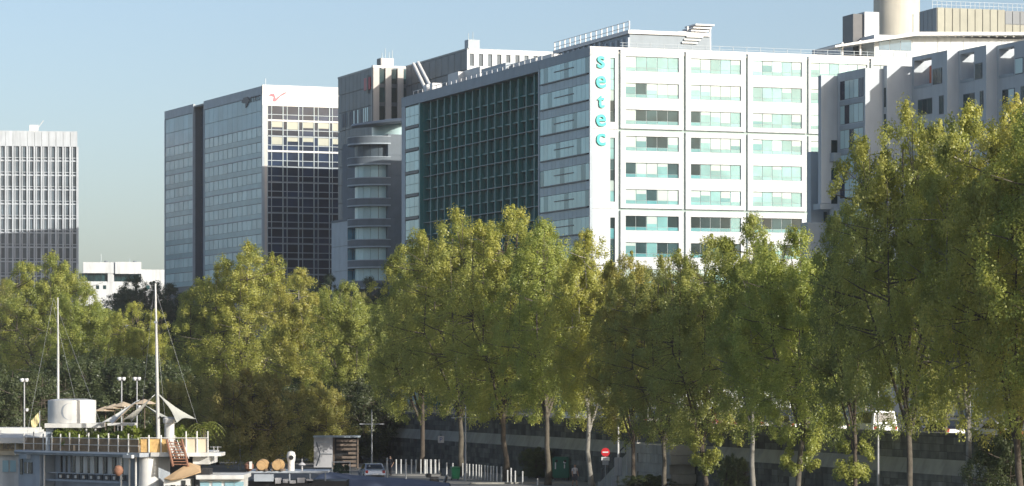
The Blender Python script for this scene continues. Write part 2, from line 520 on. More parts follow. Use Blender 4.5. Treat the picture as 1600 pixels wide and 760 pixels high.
# ------------------------------------------------------------------ glass tower with white top band
def glass_tower():
    B = Block(410, 700, 23.0)
    t = thing('glass_tower', 'tall pale glass office tower with dark recessed strip and white top band', 'building', B.loc(STREET), B.a)
    z0 = -STREET
    top = B.z(0, 0, 135) + z0
    L = B.ly(257); W = B.lx(532)
    ya, yb = B.ly(318), B.ly(302)
    m = MB()
    m.box((.3, .3, 0), (W - .3, 8.0, top - .6)); m.box((.3, 8.0, 0), (W + 16, ya, top - .6)); m.box((2.6, ya - .1, 0), (W + 15.9, yb + .1, top - .7)); m.box((.3, yb, 0), (W + 15.8, L - .3, top - .65))  # rear widened out of sight so its shadow crosses the ribbed tower
    m.build('wall', M_slatep, t)
    lf = Face(t, 'left', 0.0); fr = Face(t, 'front', 0.0)
    fl = 3.36
    rr = random.Random(11)
    for (u0, u1, n) in ((0.0, ya, 12), (yb, L, 6)):
        lf.put('top_band', M_lgrey, u0, u1, top - 1.9, top + .1, -.5, 0.0)
        lf.put('corner_trim', M_lgrey, u0 - .001, u0 + .55, 0, top - 1.91, -.5, 0.03)
        lf.put('corner_trim', M_lgrey, u1 - .55, u1, 0, top - 1.91, -.5, 0.03)
        cw = (u1 - u0 - 1.2) / n
        for i in range(12):
            zt = top - 2.0 - i * fl
            for q in range(n):
                a, b = u0 + .6 + q * cw, u0 + .6 + (q + 1) * cw
                if i < 2 or (i == 2 and False):
                    lf.put('glass_pane', M_blueglass, a + .05, b - .05, zt - fl + .05, zt - .04, -.35, -.06)
                else:
                    lf.put('glass_pane', M_bpale, a + .16, b - .22, zt - 2.15, zt - .12, -.35, -.06)
            if i >= 2:
                lf.put('spandrel', M_bspan, u0 + .58, u1 - .58, zt - fl + .03, zt - 2.2, -.34, -.08)
            if i >= 2 and i % 2 == 0:
                lf.put('floor_line', M_lgrey, u0 + .56, u1 - .56, zt - .06, zt + .12, -.34, .02)
    MB().box((2.0, ya + .01, 0), (2.55, yb - .01, top - .3)).build('recessed_strip', M_bdark, t)
    for i in range(14):
        z = top - 2 - i * fl
        piece('strip_joint', M_slatep, t, (1.9, ya + .02, z), (2.1, yb - .02, z + .12))
    # front: white fascia, rows of dark windows with yellow blinds
    zf = B.z(5, 0, 165) + z0
    fr.put('top_band', M_whitep, 0.0, W, zf, top + .35, -.5, .02)
    zs = B.z(0, 0, 262) + z0
    fr.put('corner_trim', M_pink, .0, B.lx(417.5), 0, zf - .003, -.5, .0)
    x0 = B.lx(418); x1 = W
    bw = 24.0 / FOC * 705 / math.cos(B.a) * .98
    nb = int((x1 - x0) / bw) + 1
    for i in range(13):
        zt = zf - i * fl
        if zt - fl < 1: break
        for q in range(nb):
            a = x0 + q * bw; b = min(a + bw, x1)
            if b - a < 1: continue
            am = a + (b - a) * .27
            fr.put('window_pane', M_navy, a + .12, am - .1, zt - 1.95, zt - .3, -.4, -.18)
            if i in (1, 2):
                k = rr.choice([.55, .75, 1.0])
                fr.put('blind', M_yblind, am + .1, b - .12, zt - .25 - 1.6 * k, zt - .25, -.4, -.15)
                if k < 1: fr.put('window_pane', M_navy, am + .1, b - .12, zt - 1.95, zt - .3 - 1.6 * k, -.4, -.18)
            else:
                fr.put('window_pane', M_navy, am + .1, b - .12, zt - 1.95, zt - .3, -.4, -.18)
            fr.put('window_pane', M_navy, a + .12, b - .12, zt - 3.15, zt - 2.15, -.4, -.18)
            fr.put('mullion', M_frame, am - .07, am + .07, zt - fl + .1, zt - .1, -.4, -.05)
            fr.put('mullion', M_frame, a - .1, a + .1, zt - fl + .1, zt - .1, -.4, -.03)
        fr.put('floor_band', M_whitep if i in (0, 1, 3) else M_lgrey, x0, x1, zt - .18, zt + (.22 if i in (1, 3) else .02), -.4, .0)
        fr.put('transom', M_lgrey, x0, x1, zt - 2.12, zt - 1.98, -.4, -.02)
    # faint lettering and winged mark on the fascia, dark ones on the side
    zl = B.z(5, 0, 158) + z0
    mk = MB()
    mk.prism_y([(0, 1.6), (.5, 2.0), (1.2, 2.0), (1.55, .9), (3.9, 2.15), (3.9, 2.5), (3.3, 2.2), (1.6, .35), (.9, .35), (1.2, 1.3), (.6, 1.5)], -.16, -.03)
    k = mk.build('logo_mark', mat('logo_rose', (.45, .14, .17), .5), t); k.location = (B.lx(420), 0, zl - .5)
    mw = mat('faint_grey_lettering', (.66, .67, .66), .5)
    for q, ch in enumerate('NATIXIS'):
        letter(ch, mw, t, (B.lx(446 + 7.8 * q), -.05, zl), (R(90), 0, 0), 1.9, .03, .02)
    md = mat('dark_logo', (.02, .03, .05), .5)
    mk = MB()
    mk.prism_y([(0, 1.2), (.8, 2.1), (2.2, 2.1), (2.7, 1.3), (2.0, .2), (1.5, -.3), (1.4, .8), (.6, .9)], -.16, -.03)
    k = mk.build('logo_mark', md, t); k.rotation_euler = (0, 0, R(-90)); k.location = (0, B.ly(378), top - 3.6); k.scale = (2, 1, 1)
    for q, ch in enumerate('NATIXIS'):
        letter(ch, md, t, (-.1, B.ly(388 + 2.9 * q), top - 2.9), (R(90), 0, R(-90)), 1.7, .03, .02)
    MB().box((.3, .3, top - .7), (W - .3, L - .3, top - .3)).build('roof', M_roofgrey, t)
    piece('roof_mast', M_lgrey, t, (1.0, 1.0, top), (1.15, 1.15, top + 1.8))
    return B
glass_tower()

# ------------------------------------------------------------------ far-left tower with white ribs
def ribbed_tower():
    B = Block(-70, 818, 8.5)
    t = thing('ribbed_tower', 'far tower of narrow white ribs and dark window columns, shaded at its foot', 'building', B.loc(STREET), B.a)
    z0 = -STREET
    W = B.lx(121); D = 24.0
    top = B.z(20, 0, 205) + z0
    MB().box((.3, .4, 0), (W - .3, D, top - .5)).build('wall', M_conc, t)
    fr = Face(t, 'front', 0.0)
    zf = B.z(20, 0, 229) + z0
    n = 17
    cw = W / n
    fl = 22.6 / FOC * 818
    for q in range(n):
        fr.put('top_panel', M_rib, q * cw + .04, (q + 1) * cw - .04, zf, top, -.5, .25)
        fr.put('rib', M_rib, q * cw - .21, q * cw + .21, 0, zf - .01, -.5, .30)
        fr.put('rib', M_rib, q * cw + cw * .30 - .12, q * cw + cw * .30 + .12, 0, zf - .012, -.5, .1)
    fr.put('rib', M_rib, W - .3, W + .3, 0, zf - .01, -.5, .30)
    for i in range(13):
        zt = zf - i * fl
        if zt < 2: break
        fr.put('floor_line', M_rib, .3, W - .3, zt - fl - .16, zt - fl + .16, -.5, .04)
        fr.put('floor_line', M_rib, .3, W - .3, zt - fl + .7, zt - fl + .86, -.5, .02)
        for q in range(n):
            fr.put('window_pane', M_ribwin, q * cw + cw * .42, (q + 1) * cw - .3, zt - fl + .95, zt - .25, -.5, -.2)
            fr.put('window_pane', M_rib, q * cw + .3, q * cw + cw * .26, zt - fl + .95, zt - .25, -.5, -.2)
    x = B.lx(46, 8)
    MB().box((x, 8, top - .4), (x + 2.3, 10.5, top + 2.2)).build('roof_cabin', M_whitep, t)
    MB().tube([(x + 2.3, 9, top + 1.6), (x + 3.6, 8.6, top + 3.4)], .1, 6).build('antenna', M_whitep, t)
    MB().box((.4, .5, top - .5), (W - .4, D - .1, top - .2)).build('roof', M_roofgrey, t)
ribbed_tower()

# ------------------------------------------------------------------ low white stepped building far behind the trees
def low_white():
    B = Block(120, 900, 8.0)
    t = thing('low_building', 'low white stepped building with dark window band beyond the trees', 'building', B.loc(STREET), B.a)
    z0 = -STREET
    def zz(py): return B.z(8, 0, py) + z0
    x = {p: B.lx(p) for p in (118, 130, 168, 180, 219, 240, 262)}
    MB().box((x[118], .5, 0), (x[262], 26, zz(440))).build('wall', M_white, t)
    MB().box((x[130], 0.2, zz(427)), (x[219], 16, zz(410))).build('upper_storey', M_white, t)
    MB().box((x[180], -.3, zz(428)), (x[219] + .3, 12, zz(409.5))).build('roof_block', M_white, t)
    MB().box((x[219] + .31, 1, zz(440)), (x[262], 14, zz(421))).build('side_wing', M_white, t)
    fr = Face(t, 'front', .6)
    fr.put('core_band', M_slatep, x[118] + 1, x[219] - .5, zz(441), zz(427.2), -6, -1.2)
    for p0, p1 in ((126, 136), (137, 147), (148, 158), (159, 167), (180, 190), (191, 201), (202, 212), (212.5, 218)):
        fr.put('window_pane', M_dark, B.lx(p0), B.lx(p1), zz(440), zz(427.5), -1.6, -.9)
    fr.put('pier', M_white, B.lx(168.5), B.lx(178), zz(441), zz(427), -2, .2)
    for p0, p1 in ((150, 155), (161, 166), (228, 234)):
        fr.put('window_pane', M_dark, B.lx(p0), B.lx(p1), zz(452), zz(446), -.3, .14)
    for px, h in ((158, 396), (203, 403)):
        MB().tube([(B.lx(px), 4, zz(410)), (B.lx(px), 4, zz(h))], .12, 6).build('antenna', M_frame, t)
        MB().tube([(B.lx(px + 8), 4, zz(409.6)), (B.lx(px + 8), 4, zz(407))], .5, 8).build('roof_vent', M_conc, t)
low_white()

# ------------------------------------------------------------------ slate glass building with pinkish piers
def slate_building():
    B = Block(582, 610, 20.0)
    t = thing('slate_building', 'dark slate glass building with pale stone piers and a small red sign', 'building', B.loc(STREET), B.a)
    z0 = -STREET
    top = B.z(0, 0, 106) + z0
    L = B.ly(528); W = B.lx(650)
    MB().box((.3, .3, 0), (W, L - .2, top - .5)).build('wall', M_slatep, t)
    lf = Face(t, 'left', 0.0); fr = Face(t, 'front', 0.0)
    n = 9; cw = L / n; fl = 3.55
    rr = random.Random(5)
    for i in range(13):
        zt = top - i * fl
        for q in range(n):
            lf.put('glass_pane', M_slate, q * cw + .05, (q + 1) * cw - .05, zt - fl + .05, zt - .05, -.4, -.02)
            if i in (2, 4, 6) or (i in (8, 10) and q > 5):
                if 1 <= q <= 7:
                    for s in (0, 1):
                        if rr.random() < .8:
                            lf.put('pale_blind', M_conc if rr.random() < .5 else M_bpale, q * cw + .2 + s * cw * .5, q * cw + cw * .38 + s * cw * .5, zt - 2.9, zt - .2, -.1, .03)  # paler blinds scattered over a few rows
    lf.put('corner_trim', M_slatep, -.002, .5, 0, top + .1, -.5, .06)
    lf.put('roof_edge', M_slatep, .5, L, top - .2, top + .15, -.5, .05)
    # piers on the sunny face
    pw = W / 7.0
    zmid = B.z(0, 0, 143) + z0
    for q in range(4):
        a = .1 + q * pw * 1.95
        if a > W: break
        fr.put('pier', M_pink, a, a + pw * .95, 0, top - .02, -.5, .25)
        if q < 3:
            for i in range(13):
                zt = top - i * fl
                fr.put('window_pane', M_dark, a + pw * .98, a + pw * 1.92, zt - fl + .6, zt - .15, -.45, -.1)
                fr.put('spandrel', M_pink if i in (3,) else M_slatep, a + pw * .96, a + pw * 1.94, zt - fl - .12, zt - fl + .58, -.45, -.04)
    fr.put('roof_edge', M_whitep, -.02, W, top, top + .45, -.6, .3)
    MB().box((15.3, L - .1, 0), (55, 71, 60.0)).build('shadow_wing', M_slatep, t)  # unseen wing added to throw shade on the glass tower's front
    # red sign with dark figure on the river face
    ys = B.ly(574)
    lf.put('red_sign', M_red, ys - 2.2, ys + 1.6, B.z(0, ys, 141) + z0, B.z(0, ys, 122) + z0, .0, .22)
    lf.put('sign_mark', M_dmetal, ys - 1.2, ys - .4, B.z(0, ys, 147) + z0, B.z(0, ys, 119) + z0, .18, .30)
    # roof cabin with aerials
    x = B.lx(596, 3); x2 = B.lx(615, 3)
    MB().box((x, 3, top), (x2, 6, B.z(x, 3, 91) + z0)).build('roof_cabin', M_whitep, t)
    MB().box((x - .25, 2.9, top + .6), (x - .01, 5, top + 2.2)).build('cabin_panel', M_dmetal, t)
    for px, h in ((597, 83), (602, 76), (608, 82), (613, 79)):
        xx = B.lx(px, 4)
        MB().tube([(xx, 4, top + 1), (xx, 4, B.z(xx, 4, h) + z0)], .07, 5).build('antenna', M_frame, t)
slate_building()

# ------------------------------------------------------------------ white building with square windows behind the big block
def square_window_building():
    B = Block(730, 575, 20.0)
    t = thing('square_window_building', 'building with slate side and white front of square windows behind the big roof', 'building', B.loc(STREET), B.a)
    z0 = -STREET
    top = B.z(0, 0, 76) + z0
    L = B.ly(634); W = B.lx(872)
    MB().box((.3, .3, 0), (W - .2, L - .2, top - .4)).build('wall', M_slatep, t)
    lf = Face(t, 'left', 0.0); fr = Face(t, 'front', 0.0)
    n = 10; cw = L / n
    for i in range(5):
        zt = top - .2 - i * 3.6
        for q in range(n):
            lf.put('glass_pane', M_slate, q * cw + .07, (q + 1) * cw - .07, zt - 3.5, zt - .05, -.4, -.02)
    lf.put('roof_edge', M_slatep, 0, L, top - .2, top + .1, -.4, .05)
    nb = 10; bw = W / nb
    for i in range(5):
        zt = top - i * 4.0
        fr.put('band', M_white, 0, W, zt - .9, zt, -.4, 0)
        fr.put('band', M_white, 0, W, zt - 4.0, zt - 3.1, -.4, 0)
        for q in range(nb + 1):
            a = max(0, q * bw - bw * .27); b = min(W, q * bw + bw * .27)
            fr.put('pier', M_white, a, b, zt - 3.1, zt - .9, -.4, -.003)
        for q in range(nb):
            fr.put('window_pane', M_slate, q * bw + bw * .24, (q + 1) * bw - bw * .24, zt - 3.12, zt - .88, -.4, -.22)
    x = B.lx(722, 2)
    MB().box((x + 1, 1.5, top - .2), (x + 3.2, 3.5, top + 1.8)).build('roof_cabin', M_lgrey, t)
    for px, h in ((732, 52), (739, 50)):
        xx = B.lx(px, 2)
        MB().tube([(xx, 2, top), (xx, 2, B.z(xx, 2, h) + z0)], .06, 5).build('antenna', M_frame, t)
square_window_building()

# ------------------------------------------------------------------ rounded building with balcony bands
def rounded_building():
    B = Block(606, 535, 20.0)
    t = thing('rounded_building', 'grey building with stacked curved balconies and an oval roof canopy', 'building', B.loc(STREET), B.a)
    z0 = -STREET
    top = B.z(0, 0, 210) + z0
    W = B.lx(632)
    MB().box((0, 0, 0), (W + 2, 26, top)).build('wall', M_conc, t)
    ra, rb = 5.2, 5.4
    cy = 5.2
    def ring(r_off, z1, z2, name, m, a0=85, a1=275, thick=.5):
        mm = MB(); n = 26; vs = []
        for k in range(n + 1):
            a = R(a0 + (a1 - a0) * k / n)
            for rr_ in (r_off, r_off - thick):
                for z in (z1, z2):
                    vs.append(((ra + rr_) * math.cos(a), cy + (rb + rr_) * math.sin(a), z))
        fs = []
        for k in range(n):
            b = 4 * k; c = b + 4
            fs += [(b, c, c + 1, b + 1), (b + 2, b + 3, c + 3, c + 2), (b + 1, c + 1, c + 3, b + 3), (b, b + 2, c + 2, c)]
        fs += [(0, 1, 3, 2), (4 * n, 4 * n + 2, 4 * n + 3, 4 * n + 1)]
        mm.add(vs, fs)
        return mm.build(name, m, t, smooth=True)
    fl = 3.45
    mm = MB()
    n = 26
    mm.prism([((ra - 1.6) * math.cos(R(88 + 184 * k / n)), cy + (rb - 1.6) * math.sin(R(88 + 184 * k / n))) for k in range(n + 1)], 0, top - .5)
    mm.build('core', M_dark, t, smooth=True)
    for i in range(9):
        zt = top - .4 - i * fl
        ring(0, zt - 1.0, zt, 'balcony', M_conc, thick=1.7)
        ring(.03, zt - 1.25, zt - 1.02, 'balcony_edge', M_lgrey, thick=1.6)
        for q in range(9):
            a0 = 100 + q * 19
            ring(-1.25, zt - fl + .15, zt - 1.3, 'window_pane', M_bpale if (q * 7 + i * 3) % 7 else M_slate, a0, a0 + 18, .3)
        ring(.06, zt, zt + .12, 'balcony_rail', M_lgrey, thick=.15)
    # oval canopy over the top storey
    mm = MB()
    mm.lathe([(.01, 0), (7.8, .35), (8.1, .7), (7.6, 1.0), (.01, 1.25)], (0, 0), 32, .82, .9)
    o = mm.build('roof_canopy', M_slatep, t, smooth=True); o.location = (2.2, 5.5, top + 1.8); o.rotation_euler = (R(2), R(-7), 0)
    MB().lathe([(3.6, 0), (3.6, 2.4)], (0, 0), 24, 1, 1.5).build('top_storey', M_bpale, t, smooth=True).location = (3.0, 5.8, top)
    f = Face(t, 'front', 0.0)
    for i in range(12):
        z = top - i * fl
        f.put('panel', M_conc, .03, W + 1.96, z - fl + .03, z - .03, -.1, .06)
rounded_building()

# ------------------------------------------------------------------ low glass and concrete annex
def annex():
    B = Block(543, 540, 20.0)
    t = thing('glass_annex', 'low annex of pale concrete and blue glass between the towers', 'building', B.loc(STREET), B.a)
    z0 = -STREET
    top = B.z(0, 0, 345) + z0
    L = B.ly(518); W = B.lx(566)
    MB().box((.2, .2, 0), (W, L, top)).build('wall', M_slatep, t)
    lf = Face(t, 'left', 0); fr = Face(t, 'front', 0)
    for i in range(5):
        z = top - i * 4.2
        if z - 4.2 < 0: break
        lf.put('panel', M_lgrey, .03, L * .5 - .03, z - 4.16, z - .03, -.2, 0)
        lf.put('panel', M_lgrey, L * .5 + .03, L, z - 4.16, z - .03, -.2, 0)
        for q in range(3):
            fr.put('glass_pane', mat('sky_blue_glass', (.07, .2, .3), .1, metal=.3, objvar=.2) if 'sky_blue_glass' not in MATS else MATS['sky_blue_glass'], q * W / 3 + .04, (q + 1) * W / 3 - .04, z - 4.15, z - .05, -.2, -.02)
    MB().box((-.1, -.1, top), (W, L, top + .35)).build('roof', M_conc, t)
annex()

# ------------------------------------------------------------------ stepped pale residential building on the right
def residential():
    B = Block(1310, 372, 20.0)
    t = thing('residential_building', 'pale stepped apartment building with deep corner balconies behind the tall right-hand trees', 'building', B.loc(STREET), B.a)
    z0 = -STREET
    # plan: walk from the far end towards us, left-facing walls then short sunny returns
    pts = [(0.0, 0.0)]
    steps = [('L', 1352), ('F', 1380), ('L', 1386), ('F', 1425), ('L', 1480), ('F', 1498), ('L', 1541), ('F', 1558), ('L', 1606), ('F', 1622), ('L', 1680), ('F', 1700), ('L', 1760), ('F', 1780), ('L', 1850)]
    x = y = 0.0
    segs = []
    for kind, px in steps:
        if kind == 'L':
            y2 = B.ly(px, x); segs.append(('L', x, y, x, y2)); y = y2
        else:
            x2 = B.lx(px, y); segs.append(('F', x, y, x2, y)); x = x2
        pts.append((x, y))
    DEEP = 30.0
    z_main = B.z(pts[4][0], pts[4][1], 90) + z0
    z_strip = B.z(0, 0, 115) + z0
    z_f1 = B.z(pts[1][0], pts[1][1], 103) + z0
    fl = 3.0
    xe = x + DEEP
    # walls by volume: each volume is one extruded slab from its left face to the back
    vols = [(segs[0], z_strip), (segs[2], z_f1)] + [(segs[k], z_main) for k in (4, 6, 8, 10, 12, 14)]
    for k, (sg, zt) in enumerate(vols):
        _, xa, y0_, _, y1_ = sg
        yback = y0_ if k else y0_ + .3
        if k in (0, 1):
            MB().box((xa, y1_, 0), (xe + .01 * k, yback, zt)).build('wall', M_resid, t)
            continue
        # top storey has a loggia cut out at the far end of each bay
        ln = y0_ - y1_
        zl0, zl1 = zt - 3.7, zt - .75
        la, lb = y0_ - ln * .06, y0_ - ln * .56
        m = MB()
        m.box((xa, y1_, 0), (xe + .01 * k, yback, zl0))
        m.box((xa, y1_, zl0), (xe + .01 * k, lb, zl1))
        m.box((xa + 3.2, lb, zl0), (xe + .01 * k, la, zl1))
        m.box((xa, la, zl0), (xe + .01 * k, yback, zl1))
        m.box((xa, y1_, zl1), (xe + .01 * k, lb, zt)); m.box((xa, la, zl1), (xe + .01 * k, yback, zt)); m.box((xa + 3.2, lb, zl1), (xe + .01 * k, la, zt)); m.box((xa, lb, zl1 + .3), (xa + 1.3, la, zt))
        m.build('wall', M_resid, t)
        lf = Face(t, 'left', xa)
        if k == 2: lf.put('orange_screen', M_orange, lb + .1, lb + .9, zl0 + .02, zl1 - .6, -2.6, -.2)
        lf.put('balcony_rail', M_lgrey, lb + .05, la - .05, zl0, zl0 + .35, -.12, .04)
        def win(u0, u1, za, zb):
            w = lf.put('window', M_slatep, u0, u1, za, zb, -.2, .05)
            n = max(1, round((u1 - u0) / 1.2))
            p = (u1 - u0) / n
            for q in range(n):
                lf.put('window_pane', M_dark if rnd.random() < .7 else M_bpale, u0 + q * p + .08, u0 + (q + 1) * p - .08, za + .1, zb - .1, -.2, .075)
        # glazing beside the loggia and window pairs below
        win(y1_ + ln * .14, y1_ + ln * .40, zl0 + .1, zl0 + 1.9)
        for i in range(1, 10):
            zb = zl0 - i * 3.3 + .3
            if zb < 1: break
            if True:
                win(y1_ + ln * .42, y1_ + ln * .82, zb - .1, zb + 1.7)
            win(y1_ + ln * .10, y1_ + ln * .22, zb - .35, zb + 1.75)
    # glazed stair strip on the far end
    lf = Face(t, 'left', 0.0)
    ln = -segs[0][4]
    for i in range(7):
        zt = z_strip - 1.0 - i * 2.85
        n = 5
        for q in range(n):
            a = -ln + .5 + q * (ln - 1) / n
            lf.put('window_pane', M_bpale if (q + i) % 4 else M_navy, a + .05, a + (ln - 1) / n - .05, zt - 2.15, zt - .05, -.2, .03)
        lf.put('mullion_frame', M_slatep, -ln + .45, -.45, zt - 2.2, zt, -.2, .005)
        lf.put('sill_band', M_lgrey, -ln + .4, -.4, zt - 2.8, zt - 2.3, -.2, .06)
    # narrow windows on the return in the gap
    xg, yg = segs[2][1], segs[2][2]
    lf2 = Face(t, 'left', xg)
    for i in range(6):
        zt = z_f1 - 2.5 - i * 3
        lf2.put('window', M_dark, segs[2][4] + .3, yg - .3, zt - 2.2, zt, -.2, .04)
    # small square windows on the far sunny return
    # pale fin and dark lower volume beyond the stair strip
    yq = .35
    xf0, xf1 = B.lx(1283, yq), B.lx(1311, yq)
    zfin = B.z(xf0, yq, 118) + z0
    zfb = B.z(xf0, yq, 318) + z0
    MB().box((xf0, yq, zfb), (xf1 + 2, yq + .8, zfin)).build('fin_wall', M_resid, t)
    MB().box((xf0 - .3, yq - .4, zfb - .7), (B.lx(1345, yq - .4), yq + 1.5, zfb - .05)).build('ledge', M_lgrey, t)
    xd0 = B.lx(1267, yq + 3)
    MB().box((xd0, yq + 3, 0), (xf1 + 3, yq + 4, B.z(xd0, yq + 3, 237) + z0)).build('rear_wall', M_lgrey, t)
    MB().box((B.lx(1262, yq + 1), yq + 1, 0), (xf1 + 3, yq + 2.9, B.z(xd0, yq + 3, 349) + z0)).build('low_ledge', M_lgrey, t)
    f3 = Face(t, 'front', yq + 3)
    f3.put('window', M_dark, B.lx(1287, yq + 3), B.lx(1292, yq + 3), B.z(xd0, yq + 3, 348) + z0, B.z(xd0, yq + 3, 331) + z0, -.1, .05)
    for i in range(4):
        zt = zfin - 9 - 3.2 * i
        piece('balcony', M_lgrey, t, (xf1 - 1.2, yq - 1.0, zt - 1.0), (xf1 + 1.0, yq - .02, zt))
        piece('window', M_dark, t, (xf1 - 1.0, yq - .06, zt + .02), (xf1 + .6, yq + .02, zt + 1.5))
    return B, t
residential()

# ------------------------------------------------------------------ taller block behind it: white steel canopy, panelled plant storey
def canopy_building():
    B = Block(1340, 470, 17.0)
    t = thing('canopy_building', 'white block with a slanting white steel roof canopy and olive panelled top storey', 'building', B.loc(STREET), B.a)
    z0 = -STREET
    zb = B.z(8, 0, 80) + z0
    W = B.lx(1760)
    def X(px, y=0): return B.lx(px, y)
    def Z(px, py, y=0): return B.z(B.lx(px, y), y, py) + z0
    MB().box((X(1366), 0, 0), (W, 24, Z(1420, 56))).build('wall', M_white, t)
    # glazed part and white wall under the canopy
    f = Face(t, 'front', 0.0)
    for q in range(3):
        a = X(1373 + 17 * q); b = X(1373 + 17 * (q + 1))
        f.put('glass_pane', mat('slate_blue_glass', (.10, .17, .24), .15, metal=.2, objvar=.1) if q == 0 else MATS['slate_blue_glass'], a + .04, b - .04, Z(1400, 79), Z(1400, 62), -.1, .05)
    for q in range(8):
        a = X(1425 + 20 * q); b = X(1425 + 20 * (q + 1))
        f.put('panel', M_white, a + .03, b - .03, Z(1500, 86), Z(1500, 60), -.1, .06)
    # canopy: slender slab rising from left, with braces
    m = MB()
    x0, x1, x2 = X(1305, -2), X(1432, -2), X(1640, -2)
    za, zb2, zc_ = Z(1305, 71, -2), Z(1432, 50, -2), Z(1600, 49, -2)
    m.prism_y([(x0, za), (x1, zb2), (x2, zc_), (x2, zc_ - .4), (x1, zb2 - .55), (x0, za - .3)], -2, 5)
    m.build('canopy', M_whitep, t)
    for k in range(12):
        px = 1440 + 13 * k
        piece('canopy_strut', M_whitep, t, (X(px, -1.5), -1.5, Z(px, 58, -1.5)), (X(px, -1.5) + .25, -1.2, Z(px, 51, -1.5)))
    for px in (1312, 1340, 1377, 1392, 1421):
        piece('canopy_post', M_whitep, t, (X(px, 1), .2, Z(px, 86)), (X(px, 1) + .25, .5, Z(px, 66 - (px - 1312) * .12)))
    MB().tube([(X(1318, 0), 0, Z(1318, 70)), (X(1310, 0), 0, Z(1310, 79))], .12, 6).build('brace', M_frame, t)
    # dark slotted shaft and white shaft beside the chimney
    MB().box((X(1333, 5), 5, 0), (X(1349, 5), 9, Z(1340, 22, 5))).build('dark_shaft', M_dmetal, t)
    MB().box((X(1349.3, 5), 4.6, 0), (X(1372, 5), 9, Z(1350, 19, 5))).build('white_shaft', M_white, t)
    # panelled plant storey
    y3 = 8.0
    xs, xe = X(1464, y3), X(1640, y3)
    yl = B.ly(1437, xs)
    ztop = Z(1464, 12, y3); zbot = Z(1464, 52, y3)
    MB().box((xs + .05, y3 + .05, 4), (xe, yl, ztop - .1)).build('plant_storey', M_slatep, t)
    f2 = Face(t, 'front', y3); l2 = Face(t, 'left', xs)
    n = 15; cw = (xe - xs) / n
    for q in range(n):
        if q < 9 or q > 11:
            f2.put('panel', M_olive, xs + q * cw + .06, xs + (q + 1) * cw - .06, zbot, ztop, -.05, .1)
        else:
            f2.put('panel', M_olive, xs + q * cw + .06, xs + (q + 1) * cw - .06, zbot, ztop - 2.2, -.05, .1)
            f2.put('louvre', M_slatep, xs + q * cw + .06, xs + (q + 1) * cw - .06, ztop - 2.1, ztop - .2, -.05, .05)
    for q in range(4):
        c = (yl - y3) / 4
        l2.put('panel', M_slatep, y3 + q * c + .06, y3 + (q + 1) * c - .06, zbot, ztop, -.05, .08)
    for q in range(24):
        xx = xs - .5 + q * (xe - xs) / 24
        piece('roof_rail_post', M_lgrey, t, (xx, y3 + .6, ztop - .1), (xx + .07, y3 + .67, ztop + 1.1))
    for zz in (ztop + .5, ztop + 1.05):
        piece('roof_rail', M_lgrey, t, (xs - .5, y3 + .62, zz), (xe, y3 + .66, zz + .06))
canopy_building()

def chimney():
    d = 520
    c = at(1401, 55, d)
    t = thing('boiler_chimney', 'thick round cream concrete chimney rising out of the picture', 'chimney', (c.x, c.y, STREET))
    r = 36 / FOC * d
    MB().lathe([(r * 1.01, 0), (r * 1.01, 40), (r, 62), (r * .99, 78)], (0, 0), 48).build('shaft', M_cream, t, smooth=True)
    MB().lathe([(r * 1.04, 78), (r * 1.04, 79.2), (r * .9, 79.3)], (0, 0), 48).build('rim', M_cream, t, smooth=True)
    a = R(-52)
    MB().tube([(r * 1.01 * math.cos(a), r * 1.01 * math.sin(a), 40), (r * 1.01 * math.cos(a), r * 1.01 * math.sin(a), 63)], .12, 6).build('conduit', M_frame, t)
chimney()
# ================================================================== GROUND, WALL, WATER
WC, WS = 86.5, 0.31                      # face of the embankment wall: X = WC - WS * Y
WN = Vector((1, WS, 0)).normalized()     # points from the river towards the town
WT = Vector((-WS, 1, 0)).normalized()    # runs downstream, away from us
def wl(y, off=0.0, z=0.0):
    """point beside the wall at depth y, off metres towards the town"""
    return Vector((WC - WS * y, y, z)) + WN * off

M_asph = mat('asphalt', (0.055, 0.055, 0.058), 0.9, 0.2, 0.8, bump=0.3)
M_quay = mat('quay_paving', (0.20, 0.195, 0.185), 0.85, 0.22, 0.35, bump=0.3)
M_pave = mat('pavement', (0.22, 0.215, 0.20), 0.85, 0.15, 0.6, bump=0.2)
M_earth = mat('town_ground', (0.075, 0.08, 0.082), 0.95, 0.3, 0.15)
M_stone = mat('dark_wall_stone', (0.16, 0.16, 0.145), 0.9, 0.3, 1.2, bump=0.6, objvar=0.35, isl=0.4, streak=0.35)
M_mortar = mat('wall_mortar', (0.07, 0.07, 0.065), 0.95, 0.2, 1.5)
M_band = mat('pale_stone_band', (0.33, 0.32, 0.28), 0.85, 0.15, 0.8, bump=0.4, objvar=0.10, streak=0.2)
M_paintw = mat('road_paint', (0.7, 0.7, 0.68), 0.7, 0.15, 3.0)

def sheet(name, pts, z, m):
    me = bpy.data.meshes.new(name)
    me.from_pydata([(x, y, z) for x, y in pts], [], [tuple(range(len(pts)))])
    me.materials.append(m)
    o = bpy.data.objects.new(name, me); col.objects.link(o)
    if me.polygons[0].normal.z < 0: me.flip_normals()
    return tag(o, kind='structure')

def wp(y, off): p = wl(y, off); return (p.x, p.y)
sheet('ground', [wp(-300, .9), (9000, -300), (9000, 9000), wp(9000, .9)], STREET, M_earth)
edge = [(60, 40), (26, 140), (6, 205), (-6, 240), (-20, 268), (-40, 300), (-72, 370), (-150, 600), (-420, 1400), (-2800, 9000)]
sheet('quay', edge + [wp(9000, .3), wp(40, .3)], 0.0, M_quay)
